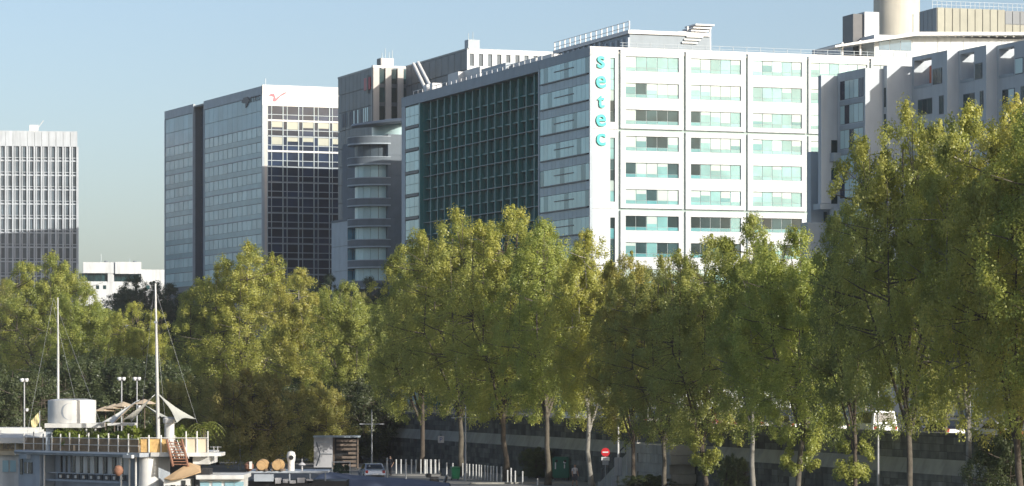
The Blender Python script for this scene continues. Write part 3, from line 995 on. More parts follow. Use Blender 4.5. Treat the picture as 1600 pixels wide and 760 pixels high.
# quay edge wall down to the water
m = MB()
for a, b in zip(edge[:-2], edge[1:-1]):
    m.add([(a[0], a[1], -3.4), (b[0], b[1], -3.4), (b[0], b[1], -.006), (a[0], a[1], -.006)], [(0, 1, 2, 3)])
tag(m.build('quay_edge', M_band), kind='structure')

wm = bpy.data.materials.new('river_water'); wm.use_nodes = True
nt = wm.node_tree; b = nt.nodes['Principled BSDF']
b.inputs['Base Color'].default_value = (.03, .04, .03, 1); b.inputs['Roughness'].default_value = .08
n1 = nt.nodes.new('ShaderNodeTexNoise'); n1.inputs['Scale'].default_value = .7; n1.inputs['Detail'].default_value = 4
bp = nt.nodes.new('ShaderNodeBump'); bp.inputs['Strength'].default_value = .5; bp.inputs['Distance'].default_value = .15
g = nt.nodes.new('ShaderNodeNewGeometry'); nt.links.new(g.outputs['Position'], n1.inputs['Vector'])
nt.links.new(n1.outputs['Fac'], bp.inputs['Height']); nt.links.new(bp.outputs[0], b.inputs['Normal'])
sheet('water', [(-9000, -300), (400, -300), (400, 9000), (-9000, 9000)], -3.0, wm)

# upper road, kerb, pavement and lane marks
sheet('pavement', [wp(60, .95), wp(900, .95), wp(900, 6.0), wp(60, 6.0)], STREET + .125, M_pave)
sheet('road', [wp(60, 6.2), wp(900, 6.2), wp(900, 20), wp(60, 20)], STREET + .008, M_asph)
m = MB()
m.add([tuple(wl(60, 6.0, STREET)), tuple(wl(900, 6.0, STREET)), tuple(wl(900, 6.2, STREET)), tuple(wl(60, 6.2, STREET)),
       tuple(wl(60, 6.0, STREET + .13)), tuple(wl(900, 6.0, STREET + .13)), tuple(wl(900, 6.2, STREET + .13)), tuple(wl(60, 6.2, STREET + .13))],
      [(0, 1, 2, 3), (4, 5, 6, 7), (0, 1, 5, 4), (3, 2, 6, 7)])
tag(m.build('kerb', M_band), kind='structure')
m = MB()
for k in range(80):
    y = 150 + k * 6
    m.add([tuple(wl(y, 13.0, STREET + .013)), tuple(wl(y + 3, 13.0, STREET + .013)), tuple(wl(y + 3, 13.15, STREET + .013)), tuple(wl(y, 13.15, STREET + .013))], [(0, 1, 2, 3)])
tag(m.build('road_marking', M_paintw), kind='structure')

# embankment wall: dark courses, a pale sloping band, an upper wall and coping
def embankment():
    o0 = wl(60); rz = math.atan2(WT.y, WT.x)          # local x runs downstream, local y points to the river
    t = thing('embankment_wall', 'long dark stone embankment wall with a pale sloping band below the road', 'wall', (o0.x, o0.y, 0), rz)
    Lw = 900
    inv = math.sqrt(1 + WS * WS)
    def sx(y): return (y - 60) * inv
    # local +y is to the left of travel = river side
    MB().box((0, -.9, -.5), (Lw, -.06, 2.56)).build('lower_core', M_mortar, t)
    MB().box((0, -.9, 2.5), (Lw, -.42, 5.0)).build('upper_core', M_mortar, t)
    rr = random.Random(21)
    loose = MB()
    count = 0
    items = []
    s_end = sx(420)
    for c in range(6):                                 # lower courses
        za, zb = c * .43, (c + 1) * .43
        x = sx(150) - rr.random()
        while x < s_end:
            w = rr.uniform(.9, 1.5)
            items.append((x, x + w - .025, za + .012, zb - .012, -.06 - .25, rr.uniform(-.03, .012), M_stone))
            x += w
    for c in range(3):                                 # upper courses
        za, zb = 3.5 + c * .46, 3.5 + (c + 1) * .46
        x = sx(150) - rr.random()
        while x < s_end:
            w = rr.uniform(1.0, 1.7)
            items.append((x, x + w - .025, za + .012, zb - .012, -.6, rr.uniform(-.40, -.37), M_stone))
            x += w
    stairs = (sx(219), sx(234))
    near = [i for i in items if sx(182) < i[0] < sx(205) and i[2] > 1.0]
    near = near[:300]
    ns = set(id(i) for i in near)
    for i in items:
        if id(i) in ns:
            piece('stone', i[6], t, (i[0], i[4], i[2]), (i[1], i[5], i[3]))
        else:
            loose.box((i[0], i[4], i[2]), (i[1], i[5], i[3]))
    tag(loose.build('stone_courses', M_stone, t), kind='stuff')
    # pale sloping band, slab by slab
    x = 0; k = 0
    slab = bpy.data.meshes.new('band_slab')
    vs = [(0, -.5, 2.57), (2.97, -.5, 2.57), (2.97, .05, 2.57), (0, .05, 2.57), (0, -.5, 3.49), (2.97, -.5, 3.49), (2.97, -.34, 3.49), (0, -.34, 3.49)]
    slab.from_pydata(vs, [], [(0, 3, 2, 1), (4, 5, 6, 7), (3, 7, 6, 2), (0, 1, 5, 4), (0, 4, 7, 3), (1, 2, 6, 5)])
    slab.materials.append(M_band)
    for k in range(int(sx(140) / 3), int(sx(430) / 3)):
        o = bpy.data.objects.new('band_slab', slab); col.objects.link(o); o.parent = t; o.location = (k * 3.0, 0, 0)
    MB().box((sx(430), -.5, 2.57), (Lw, .0, 3.49)).build('band_slab', M_band, t)
    cop = M_stone
    for k in range(int(sx(140) / 2), int(sx(430) / 2)):
        piece('coping_stone', cop, t, (k * 2.0, -.95, 4.9), (k * 2.0 + 1.97, -.30, 5.12))
    MB().box((sx(430), -.9, 3.5), (Lw, -.38, 5.1)).build('upper_wall', M_stone, t)
    # a pale patched panel on the lower wall
    for ya, w in ((216.2, 1.0), (199.5, .9)):
        piece('patched_panel', M_band, t, (sx(ya), -.05, .2), (sx(ya) + w * 1.9, .03, 1.75))
embankment()

# stairs climbing along the wall with a sloping parapet
def stairs():
    p0 = wl(251, -0.08)
    rz = math.atan2(-WT.y, -WT.x)
    t = thing('quay_stairs', 'stone stairs with a sloping parapet climbing the embankment wall', 'stairs', (p0.x, p0.y, 0), rz)
    # local x towards us (upstream), local y towards the town; the stair rises with x
    n = 22; run = 8.2
    for k in range(n):
        x = .8 + k * run / n
        piece('step', M_band, t, (x, -1.6, 0), (x + run / n, -.02, .15 + k * .155))
    m = MB()
    m.add([(0, -2.0, 0), (run + 1, -2.0, 0), (run + 1, -2.0, 3.6), (.6, -2.0, .35), (0, -2.0, .35),
           (0, -1.65, 0), (run + 1, -1.65, 0), (run + 1, -1.65, 3.6), (.6, -1.65, .35), (0, -1.65, .35)],
          [(0, 1, 2, 3, 4), (5, 9, 8, 7, 6), (0, 5, 6, 1), (1, 6, 7, 2), (2, 7, 8, 3), (3, 8, 9, 4), (4, 9, 5, 0)])
    m.build('side_wall', M_band, t)
    MB().tube([(.4, -1.8, 1.25), (run + 1, -1.8, 4.5)], .06, 6).build('handrail', M_dmetal, t)
    for k in range(7):
        x = .6 + k * 1.35
        piece('rail_post', M_dmetal, t, (x, -1.83, .3 + (x - .6) * .378), (x + .06, -1.77, 1.25 + (x - .4) * .375))
    for k in range(8):
        for c in range(5):
            piece('landing_stone', M_band, t, (run + 1.02 + k * .9 + (c % 2) * .3, -2.0, c * .70 + .01), (run + 1.88 + k * .9 + (c % 2) * .3, -.02, c * .70 + .69))
stairs()

# ================================================================== TREES
def leaf_material():
    m = bpy.data.materials.new('leaves'); m.use_nodes = True
    nt = m.node_tree; N = nt.nodes; L = nt.links
    N.remove(N['Principled BSDF'])
    out = N['Material Output']
    oi = N.new('ShaderNodeObjectInfo'); geo = N.new('ShaderNodeNewGeometry')
    at_ = N.new('ShaderNodeAttribute'); at_.attribute_name = 'tone'
    # young outer leaves turn yellower than the inner ones (autumn), leaf by leaf
    r1 = N.new('ShaderNodeMapRange'); r1.inputs[3].default_value = .84; r1.inputs[4].default_value = 1.16
    L.new(geo.outputs['Random Per Island'], r1.inputs[0])
    hs = N.new('ShaderNodeHueSaturation'); L.new(oi.outputs['Color'], hs.inputs['Color']); L.new(r1.outputs[0], hs.inputs['Value'])
    r2 = N.new('ShaderNodeMapRange'); r2.inputs[3].default_value = .512; r2.inputs[4].default_value = .488
    L.new(at_.outputs['Fac'], r2.inputs[0]); L.new(r2.outputs[0], hs.inputs['Hue'])
    r3 = N.new('ShaderNodeMapRange'); r3.inputs[3].default_value = .84; r3.inputs[4].default_value = 1.18
    L.new(at_.outputs['Fac'], r3.inputs[0])
    hs2 = N.new('ShaderNodeHueSaturation'); L.new(hs.outputs[0], hs2.inputs['Color']); L.new(r3.outputs[0], hs2.inputs['Value'])
    d = N.new('ShaderNodeBsdfDiffuse'); tr = N.new('ShaderNodeBsdfTranslucent'); gl = N.new('ShaderNodeBsdfGlossy')
    gl.inputs['Roughness'].default_value = .45
    for s in (d, tr): L.new(hs2.outputs[0], s.inputs['Color'])
    mx = N.new('ShaderNodeMixShader'); mx.inputs[0].default_value = .54
    L.new(d.outputs[0], mx.inputs[1]); L.new(tr.outputs[0], mx.inputs[2])
    mx2 = N.new('ShaderNodeMixShader'); mx2.inputs[0].default_value = .04
    L.new(mx.outputs[0], mx2.inputs[1]); L.new(gl.outputs[0], mx2.inputs[2])
    L.new(mx2.outputs[0], out.inputs['Surface'])
    return m
M_leaf = leaf_material()
M_bark = mat('pale_bark', (0.12, 0.105, 0.08), 0.9, 0.35, 2.5, bump=0.6)  # all bark tones darkened to hold the shade on the lower trunks
M_barkd = mat('brown_bark', (0.10, 0.08, 0.06), 0.9, 0.3, 2.5, bump=0.6)
M_birch = mat('white_bark', (0.26, 0.245, 0.21), 0.8, 0.25, 3.0, bump=0.3)

def leaves_mesh(name, centres, radii, per, size, rng, squash=1.0, centre_axis=True):
    """many leaf-sized faces gathered in clumps"""
    C = np.repeat(np.array(centres), per, axis=0)
    Rr = np.repeat(np.array(radii), per)
    n = len(C)
    g = rng.normal(size=(n, 3)); g /= np.linalg.norm(g, axis=1)[:, None] + 1e-9
    rad = rng.random(n) ** 0.55
    P = C + g * (rad * Rr)[:, None] * np.array([1, 1, squash])
    # leaf frame: normal leans outwards and up
    ax = P.copy(); ax[:, 2] = 0; ax /= np.linalg.norm(ax, axis=1)[:, None] + .3
    nrm = g * .75 + ax * .45 + rng.normal(size=(n, 3)) * .34 + np.array([0, 0, .35])
    nrm /= np.linalg.norm(nrm, axis=1)[:, None]
    a = rng.normal(size=(n, 3)); t1 = np.cross(nrm, a); t1 /= np.linalg.norm(t1, axis=1)[:, None] + 1e-9
    t2 = np.cross(nrm, t1)
    s = size * (0.6 + 0.8 * rng.random(n))[:, None]
    V = np.empty((n, 4, 3))
    V[:, 0] = P - t1 * s * .62
    V[:, 1] = P - t2 * s * .42 + nrm * s * .10
    V[:, 2] = P + t1 * s * .62
    V[:, 3] = P + t2 * s * .42 + nrm * s * .10
    me = bpy.data.meshes.new(name)
    me.vertices.add(n * 4); me.vertices.foreach_set('co', V.reshape(-1))
    me.loops.add(n * 4); me.loops.foreach_set('vertex_index', np.arange(n * 4, dtype=np.int32))
    me.polygons.add(n); me.polygons.foreach_set('loop_start', np.arange(0, n * 4, 4, dtype=np.int32))
    me.polygons.foreach_set('loop_total', np.full(n, 4, dtype=np.int32))
    ct = rng.random(len(centres))
    tone = np.repeat(np.repeat(ct, per), 4).astype(np.float32)
    at_ = me.attributes.new('tone', 'FLOAT', 'POINT'); at_.data.foreach_set('value', tone)
    me.update(calc_edges=True)
    me.materials.append(M_leaf)
    return me

def make_tree(seed, H=20.0, Rm=4.6, base=4.6, nclump=620, per=150, size=.108, bark=None, clump=(.40, .80), spires=6, trunk_r=.21, lean=.5):
    """a trunk, steep limbs and several upright spires of foliage of unequal height"""
    rng = np.random.default_rng(seed)
    rr = random.Random(seed)
    tp = []; nseg = 12
    wx = wy = 0.0
    for k in range(nseg + 1):
        f = k / nseg
        tp.append(Vector((wx, wy, H * .9 * f)))
        wx += rr.uniform(-.16, .16) * (1 + lean); wy += rr.uniform(-.16, .16) * (1 + lean)
    tr = MB()
    tr.tube(tp, [trunk_r * (1.45 if k == 0 else 1) * (1 - .9 * (k / nseg) ** .85) + .02 for k in range(nseg + 1)], 9)
    def trunk_at(z):
        f = min(.999, max(0, z / (H * .9))) * nseg
        i = int(f); return tp[i].lerp(tp[i + 1], f - i)
    # spires: (offset x, offset y, bottom, top, radius)
    sp = [(0.0, 0.0, base + 1.0, H, Rm * .66)]
    for k in range(spires):
        a = k * 2 * math.pi / spires + rr.uniform(-.45, .45)
        r = Rm * rr.uniform(.40, .56)
        hz = H * rr.uniform(.80, .965)
        sp.append((r * math.cos(a), r * math.sin(a), base * rr.uniform(.75, 1.25), hz, Rm * rr.uniform(.54, .68)))
    centres = []; radii = []
    mains = []
    for (ox, oy, zb, zt, r) in sp:
        tip = Vector((ox, oy, zt - .3)); z0 = max(2.6, zb - rr.uniform(.2, 1.6))
        p0 = trunk_at(z0)
        bow = Vector((ox * 1.05, oy * 1.05, zb + (zt - zb) * .42)) + Vector((rr.uniform(-.3, .3), rr.uniform(-.3, .3), 0))
        knee = p0.lerp(bow, .45) + Vector((0, 0, .3))
        tr.tube([p0, knee, bow, tip], [trunk_r * .55, trunk_r * .45, trunk_r * .30, .015], 6, False)
        for q in range(7):                               # side branches of each limb
            f = rr.random()
            c0 = knee.lerp(bow, f * 1.6) if f < .6 else bow.lerp(tip, (f - .6) * 2)
            ang = rr.uniform(0, 6.283); e = c0 + Vector((math.cos(ang) * r, math.sin(ang) * r, rr.uniform(.3, 1.3)))
            tr.tube([c0, c0.lerp(e, .5) + Vector((0, 0, -.1)), e], [.06, .04, .012], 4, False)
            mains.append((c0, e))
    per_sp = nclump // len(sp)
    for (ox, oy, zb, zt, r) in sp:
        for k in range(per_sp):
            h = rr.random() ** .85
            ang = rr.uniform(0, 6.283)
            env = r * (math.sin(math.pi * (h ** .85) * .97 + .04) ** .52) * (1 + .22 * math.sin(3 * ang + 9 * h + ox) + .15 * math.sin(17 * h + oy))
            q = env * rr.random() ** .5
            z = zb + (zt - zb) * h
            c = Vector((ox + q * math.cos(ang), oy + q * math.sin(ang), z)) + trunk_at(z) * .6
            c.z = z
            centres.append(c); radii.append(rr.uniform(*clump) * (.72 + .42 * (1 - h)))
            if k % 5 == 0:
                best = min(mains, key=lambda mm: (mm[0] - c).length)
                tr.tube([best[0], c], [.03, .01], 4, False)
        for j in range(4):                               # feathered tip
            centres.append(Vector((ox, oy, zt + .15 - j * .45)) + trunk_at(zt) * .6); centres[-1].z = zt + .15 - j * .45
            radii.append(.16 + .13 * j)
    for k in range(14):                                  # sprays hanging below the crown
        a = rr.uniform(0, 6.283); r = Rm * rr.uniform(.2, .9)
        z = base * rr.uniform(.72, 1.0)
        centres.append(Vector((r * math.cos(a), r * math.sin(a), z))); radii.append(rr.uniform(.3, .7))
    tm = MBmesh(tr, 'trunk_mesh', bark or M_bark)
    cm = leaves_mesh('crown_mesh', centres, radii, per, size, rng, 1.25)
    return tm, cm

def MBmesh(mb, name, m):
    me = bpy.data.meshes.new(name); me.from_pydata(mb.v, [], mb.f); me.materials.append(m)
    for p in me.polygons: p.use_smooth = True
    return me

VAR = [make_tree(100 + i, Rm=[4.4, 4.9, 4.2, 5.0, 4.6][i], spires=[6, 7, 5, 7, 6][i], base=[6.5, 6.1, 6.8, 6.2, 6.5][i], bark=[M_bark, M_barkd, M_birch, M_bark, M_barkd][i]) for i in range(5)]
BUSHV = [make_tree(200 + i, H=8.5, Rm=4.4, base=1.1, nclump=330, per=150, size=.115, bark=M_barkd, clump=(.4, .8), trunk_r=.13, spires=8) for i in range(2)]
def shoots_mesh(seed, n=26, z0=2.6, z1=5.2, r=1.5):
    rng = np.random.default_rng(seed); rr = random.Random(seed)
    cs = []; rs = []
    for k in range(n):
        a = rr.uniform(0, 6.28); q = rr.random() ** .6 * r
        z = rr.uniform(z0, z1)
        q *= 1 - .5 * abs((z - z0) / (z1 - z0) - .55)
        cs.append(Vector((q * math.cos(a), q * math.sin(a), z))); rs.append(rr.uniform(.25, .5))
    return leaves_mesh('shoots_mesh', cs, rs, 180, .115, rng, 1.1)
SHOOTS = [shoots_mesh(300), shoots_mesh(301, 20, 2.2, 4.6, 1.2)]

TONES = {'yellow': (.455, .450, .100), 'lime': (.395, .425, .098), 'green': (.285, .345, .085), 'olive': (.355, .372, .100), 'dark': (.055, .090, .045), 'shade': (.115, .145, .055), 'rust': (.370, .345, .085)}  # 'shade' has the shadow put into the leaf green itself
def place_tree(name, label, p, H, var, tone, wide=1.0, rz=0.0, group=None, shoots=None, src=VAR, h0=20.0, cat='tree'):
    t = thing(name, label, cat, p, rz, group)
    tm, cm = src[var % len(src)]
    sz = H / h0; sw = sz * wide
    j = rnd.uniform(.9, 1.1)
    for nm, me in (('trunk', tm), ('crown', cm)):
        o = bpy.data.objects.new(nm, me); col.objects.link(o); o.parent = t; o.scale = (sw, sw, sz)
        if nm == 'crown':
            c = TONES[tone]; o.color = (c[0] * j, c[1] * rnd.uniform(.95, 1.05) * j, c[2] * j, 1)
    if shoots is not None:
        o = bpy.data.objects.new('shoots', SHOOTS[shoots]); col.objects.link(o); o.parent = t
        c = TONES['lime']; o.color = (*c, 1)
    return t

def row_pt(px, C, z):
    k = (px - 800) / FOC
    d = C / (WS + k)
    return Vector((k * d, d, z)), d
def top_H(d, py, z): return CAM_Z + (HORIZON - py) / FOC * d - z

# lower-quay row, from the near right to the far left
ROW = [
 # px, top y, variant, tone, wide, shoots, label
 (1690, 150, 0, 'lime', .95, None, 'tree whose left branches reach in from beyond the right edge of the picture'),
 (1592, 158, 1, 'yellow', .82, None, 'tall yellow-green tree cut off by the right edge of the picture'),
 (1508, 172, 2, 'yellow', .78, None, 'tall yellow-topped tree with a thick sunlit trunk, second from the right edge'),
 (1425, 166, 3, 'lime', .76, None, 'tall broad green tree covering the stepped apartment building'),
 (1332, 318, 4, 'green', .72, 1, 'green quay tree with a low leafy skirt left of the white van'),
 (1250, 362, 0, 'lime', 1.0, 0, 'quay tree with a bushy leafy trunk under the right end of the white office front'),
 (1178, 342, 2, 'lime', .9, None, 'slim-topped quay tree in front of the lowest white office windows'),
 (1103, 372, 1, 'olive', 1.0, 1, 'olive quay tree with leafy trunk right of the stone stairs'),
 (1040, 404, 3, 'olive', .95, None, 'olive tree whose dark trunk stands at the top of the stone stairs'),
 (985, 398, 4, 'yellow', .9, None, 'yellow-green tree between the grey cabinet pole and the stairs'),
 (925, 366, 2, 'yellow', .95, None, 'pointed yellow-green tree behind the red and white sign'),
 (856, 350, 0, 'lime', 1.0, None, 'yellow-green tree standing by the tall green glass bank'),
 (792, 326, 1, 'yellow', 1.0, None, 'highest tree of the middle clump before the teal grid'),
 (722, 331, 3, 'lime', 1.02, None, 'broad light green tree before the left end of the teal grid'),
 (655, 385, 4, 'lime', 1.05, None, 'green tree at the left edge of the middle clump, before the curved balconies'),
 (548, 444, 0, 'lime', 1.1, None, 'light green tree in the dip between the middle and left clumps'),
 (470, 425, 2, 'yellow', 1.15, None, 'yellow-green tree under the dark lower half of the glass tower'),
 (388, 382, 3, 'yellow', 1.15, None, 'large yellow-green tree rising before the glass tower'),
 (318, 436, 4, 'lime', 1.1, None, 'green tree left of the largest yellow one, by the tall white mast'),
 (215, 474, 1, 'yellow', 1.2, None, 'low yellow-green tree between the two white masts'),
 (140, 452, 0, 'lime', 1.2, None, 'green tree beside the left white mast'),
 (72, 398, 3, 'lime', 1.15, None, 'large green tree hiding the foot of the ribbed tower'),
 (2, 440, 2, 'olive', 1.1, None, 'olive tree cut off by the left edge of the picture'),
]
for i, (px, ty, v, tone, wide, sh, lab) in enumerate(ROW):
    C = 81.0 if px > 600 else 83.0
    p, d = row_pt(px, C, 0.0)
    if d > 360: # the far end of the row bends towards the river
        d = 360 + (d - 360) * .35; p = Vector(((px - 800) / FOC * d, d, 0))
    place_tree('quay_tree', lab or 'tree outside the right edge of the picture', p, top_H(d, ty, 0), v, tone, wide, i * 1.3, 'trees along the lower quay', sh)
# two rows along the upper road
k = 0
for off, ys, h in ((3.4, range(180, 420, 22), 10.5), (22.5, range(170, 460, 12), 15.0), (30.0, range(180, 470, 13), 16.0)):
    for y in ys:
        p = wl(y + rnd.uniform(-1.5, 1.5), off, STREET)
        px = 800 + FOC * p.x / p.y
        if px < 250 or px > 1640: continue
        hh = h * rnd.uniform(.85, 1.06)
        # keep the crowns under the outline of the quay row
        lim = {True: 430, False: 400}[px < 640]
        if 860 < px < 1300: lim = 435
        if px > 1300: lim = 400
        hh = min(hh, top_H(p.y, lim, STREET))
        place_tree('street_tree', 'tree in the shade along the upper road, behind the quay row', p, hh, k, ['olive', 'green', 'lime'][k % 3], 1.05, k * 1.7, 'trees along the upper road')
        k += 1
# dark evergreens far behind
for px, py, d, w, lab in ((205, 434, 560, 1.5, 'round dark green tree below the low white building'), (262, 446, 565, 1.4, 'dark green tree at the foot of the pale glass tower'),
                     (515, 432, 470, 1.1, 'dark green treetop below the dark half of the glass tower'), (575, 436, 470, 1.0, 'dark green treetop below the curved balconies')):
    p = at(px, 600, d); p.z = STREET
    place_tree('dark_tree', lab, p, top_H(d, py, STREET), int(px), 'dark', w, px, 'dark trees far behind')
# small russet trees beside the moored boats
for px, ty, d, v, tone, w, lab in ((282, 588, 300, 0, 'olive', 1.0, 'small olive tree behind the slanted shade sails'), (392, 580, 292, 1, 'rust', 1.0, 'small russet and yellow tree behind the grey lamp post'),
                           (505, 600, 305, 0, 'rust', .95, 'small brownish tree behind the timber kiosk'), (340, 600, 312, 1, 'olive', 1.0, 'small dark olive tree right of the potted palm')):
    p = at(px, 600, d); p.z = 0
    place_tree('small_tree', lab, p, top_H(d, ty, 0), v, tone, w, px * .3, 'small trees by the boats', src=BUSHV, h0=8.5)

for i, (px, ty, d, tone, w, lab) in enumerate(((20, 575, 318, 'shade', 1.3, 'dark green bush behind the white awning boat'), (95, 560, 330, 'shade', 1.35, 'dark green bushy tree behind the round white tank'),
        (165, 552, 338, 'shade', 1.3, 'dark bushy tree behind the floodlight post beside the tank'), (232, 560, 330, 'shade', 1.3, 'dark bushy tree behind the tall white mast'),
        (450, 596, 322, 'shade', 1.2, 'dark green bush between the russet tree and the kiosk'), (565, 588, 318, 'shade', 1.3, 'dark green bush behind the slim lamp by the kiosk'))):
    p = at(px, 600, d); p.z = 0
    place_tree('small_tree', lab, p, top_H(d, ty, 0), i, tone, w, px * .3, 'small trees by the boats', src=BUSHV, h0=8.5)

for i, (px, ty, d, w, lab) in enumerate(((1588, 672, 176, .95, 'dark shrub filling the bottom right corner'), (1010, 742, 232, 1.2, 'low dark shrub at the foot of the stone stairs'), (1150, 712, 214, .8, 'dark shrub against the lower wall between two trunks'),
        (840, 700, 268, .6, 'dark shrub behind the skip and the green bottle bank'))):
    p = at(px, 600, d); p.z = 0
    hh = top_H(d, ty, 0)
    place_tree('wall_shrub', lab, p, hh, i, 'shade', w * (2.2 if hh < 3 else 1.0), px * .3, 'shrubs along the wall', src=BUSHV, h0=8.5, cat='shrub')
# ================================================================== QUAY AND STREET THINGS
M_steel = mat('galvanised_steel', (0.36, 0.37, 0.38), 0.45, 0.12, 2.0, metal=0.3)
M_postw = mat('worn_white_post', (0.55, 0.55, 0.53), 0.6, 0.15, 3.0, streak=0.2, objvar=0.12)
M_green = mat('green_bin_plastic', (0.015, 0.20, 0.085), 0.4, 0.12, 1.5, objvar=0.1)
M_dgreen = mat('dark_green_steel', (0.01, 0.13, 0.085), 0.45, 0.12, 1.5)
M_dkg = mat('dark_green_plastic', (0.012, 0.045, 0.035), 0.5, 0.15, 1.5)
M_navyp = mat('dark_blue_plastic', (0.012, 0.016, 0.045), 0.5, 0.15, 1.5)
M_yel = mat('yellow_lid', (0.40, 0.30, 0.04), 0.5, 0.1, 2)
M_tyre = mat('tyre_rubber', (0.015, 0.015, 0.016), 0.8, 0.1, 4)
M_rim = mat('alloy_rim', (0.35, 0.36, 0.37), 0.35, 0.1, 4, metal=0.7)
M_carglass = mat('car_glass', (0.02, 0.025, 0.03), 0.06, 0.1, 2, spec=0.9)
M_lampg = mat('lamp_glass', (0.6, 0.6, 0.55), 0.2, 0.05, 5)
M_tail = mat('tail_lamp_red', (0.35, 0.01, 0.01), 0.25, 0.05, 5)
M_black = mat('black_plastic', (0.018, 0.018, 0.02), 0.5, 0.15, 3)
M_wood = mat('grey_brown_boards', (0.17, 0.13, 0.10), 0.8, 0.25, 2.0, objvar=0.2, bump=0.3)
M_panelw = mat('dull_white_panel', (0.42, 0.42, 0.43), 0.6, 0.06, 0.8, streak=0.15)
M_signred = mat('no_entry_red', (0.55, 0.02, 0.03), 0.4, 0.05, 3)
M_signw = mat('sign_white', (0.70, 0.70, 0.70), 0.4, 0.05, 3)
M_cab = mat('grey_cabinet', (0.33, 0.35, 0.37), 0.5, 0.08, 2, streak=0.15)

def gd(y): return CAM_Z * FOC / (y - HORIZON)        # depth of a quay point seen at row y
def gp(px, y):
    d = gd(y); return Vector(((px - 800) / FOC * d, d, 0.0))

def car(label, p, rz, paint, van=False, group=None, cat='car'):
    t = thing('parked_car', label, cat, p, rz, group)
    L, W = (4.3, 1.74) if not van else (4.9, 1.9)
    h1 = .95 if not van else 1.05; H = 1.46 if not van else 1.95
    x0, x1 = -L / 2, L / 2
    def loft(profile, name, m, wtop, wbot, hsplit):
        mb = MB(); n = len(profile)
        vs = []
        for s in (-1, 1):
            for x, z in profile:
                w = wbot if z <= hsplit else wbot + (wtop - wbot) * (z - hsplit) / max(.01, (max(q[1] for q in profile) - hsplit))
                vs.append((x, s * w / 2, z))
        fs = [tuple(range(n)), tuple(range(n, 2 * n))[::-1]] + [(i, n + i, n + (i + 1) % n, (i + 1) % n) for i in range(n)]
        mb.add(vs, fs)
        return mb.build(name, m, t, smooth=False, bevel=.03)
    body = [(x0 + .05, .28), (x1 - .08, .28), (x1, .45), (x1 - .02, .66), (x1 - .25, .80), (x1 - 1.15, h1), (x0 + .35, h1 + .02), (x0 + .05, .86), (x0, .55)]
    loft(body, 'body', paint, W * .96, W, .7)
    if van: cab = [(x1 - 1.25, h1 - .02), (x1 - 1.95, H), (x0 + .25, H), (x0 + .08, h1 - .02)]
    else: cab = [(x1 - 1.2, h1 - .02), (x1 - 1.95, H - .04), (x1 - 2.6, H), (x0 + .85, H - .03), (x0 + .3, h1 - .02)]
    loft(cab, 'cabin', paint, W * .78, W * .93, h1)
    # windows just proud of the cabin
    def glass(poly, name='window'):
        MB().add(poly, [tuple(range(len(poly)))]).build(name, M_carglass, t)
    zt = H - .10; zb = h1 + .04
    def half(z): return (W * .93 + (W * .78 - W * .93) * (z - h1) / (H - h1)) / 2 + .012
    for s in (-1, 1):
        xa, xb = x1 - 1.35, x0 + .55
        glass([(xa - .05, s * half(zb), zb), (xa - .68, s * half(zt), zt), (xa - 1.25, s * half(zt), zt), (xa - 1.25, s * half(zb), zb)], 'side_window')
        glass([(xa - 1.33, s * half(zb), zb), (xa - 1.33, s * half(zt), zt), (xb + (.35 if not van else .0), s * half(zt), zt), (xb, s * half(zb), zb)], 'side_window')
    wz = W * .40
    a, b = (x1 - 1.2, h1), (x1 - 1.95, H - (.04 if not van else 0))
    def lerp(f): return (a[0] + (b[0] - a[0]) * f + .015, a[1] + (b[1] - a[1]) * f + .015)
    (xa, za), (xb, zb2) = lerp(.1), lerp(.9)
    glass([(xa, -wz, za), (xa, wz, za), (xb, wz * .88, zb2), (xb, -wz * .88, zb2)], 'windscreen')
    a, b = ((x0 + .3, h1), (x0 + .85, H - .03)) if not van else ((x0 + .08, h1), (x0 + .25, H))
    xa, za = a[0] + (b[0] - a[0]) * .12 - .02, a[1] + (b[1] - a[1]) * .12 + .01
    xb, zb2 = a[0] + (b[0] - a[0]) * .85 - .02, a[1] + (b[1] - a[1]) * .85 + .01
    glass([(xa, -wz, za), (xa, wz, za), (xb, wz * .88, zb2), (xb, -wz * .88, zb2)], 'rear_window')
    for s in (-1, 1):
        piece('headlight', M_lampg, t, (x1 - .16, s * W * .36 - .17, .60), (x1 - .005, s * W * .36 + .17, .75))
        piece('tail_light', M_tail, t, (x0 + .0, s * W * .40 - .11, .66), (x0 + .12, s * W * .40 + .11, .88))
        for x in (x0 + .78, x1 - .85):
            wh = MB().tube([(x, s * (W / 2 - .20), .31), (x, s * (W / 2 + .015), .31)], .31, 16).build('wheel', M_tyre, t)
            MB().tube([(x, s * (W / 2 + .0), .31), (x, s * (W / 2 + .03), .31)], .19, 12).build('rim', M_rim, wh)
    piece('bumper', M_black, t, (x0 - .04, -W * .44, .32), (x0 + .1, W * .44, .5))
    piece('bumper', M_black, t, (x1 - .1, -W * .44, .32), (x1 + .03, W * .44, .46))
    piece('number_plate', M_signw, t, (x0 - .06, -.26, .52), (x0 + .02, .26, .63))
    return t

P_silver = mat('silver_blue_paint', (0.42, 0.46, 0.52), 0.25, 0.03, 2, metal=0.35, coat=0.6)
P_white = mat('white_car_paint', (0.72, 0.73, 0.74), 0.3, 0.03, 2, coat=0.6)
P_navy = mat('navy_car_paint', (0.02, 0.03, 0.08), 0.25, 0.03, 2, coat=0.6)
P_red = mat('crimson_car_paint', (0.30, 0.015, 0.05), 0.25, 0.03, 2, coat=0.6)
P_grey = mat('grey_car_paint', (0.16, 0.17, 0.18), 0.25, 0.03, 2, metal=0.3, coat=0.6)
P_black = mat('black_car_paint', (0.012, 0.012, 0.014), 0.22, 0.03, 2, coat=0.6)

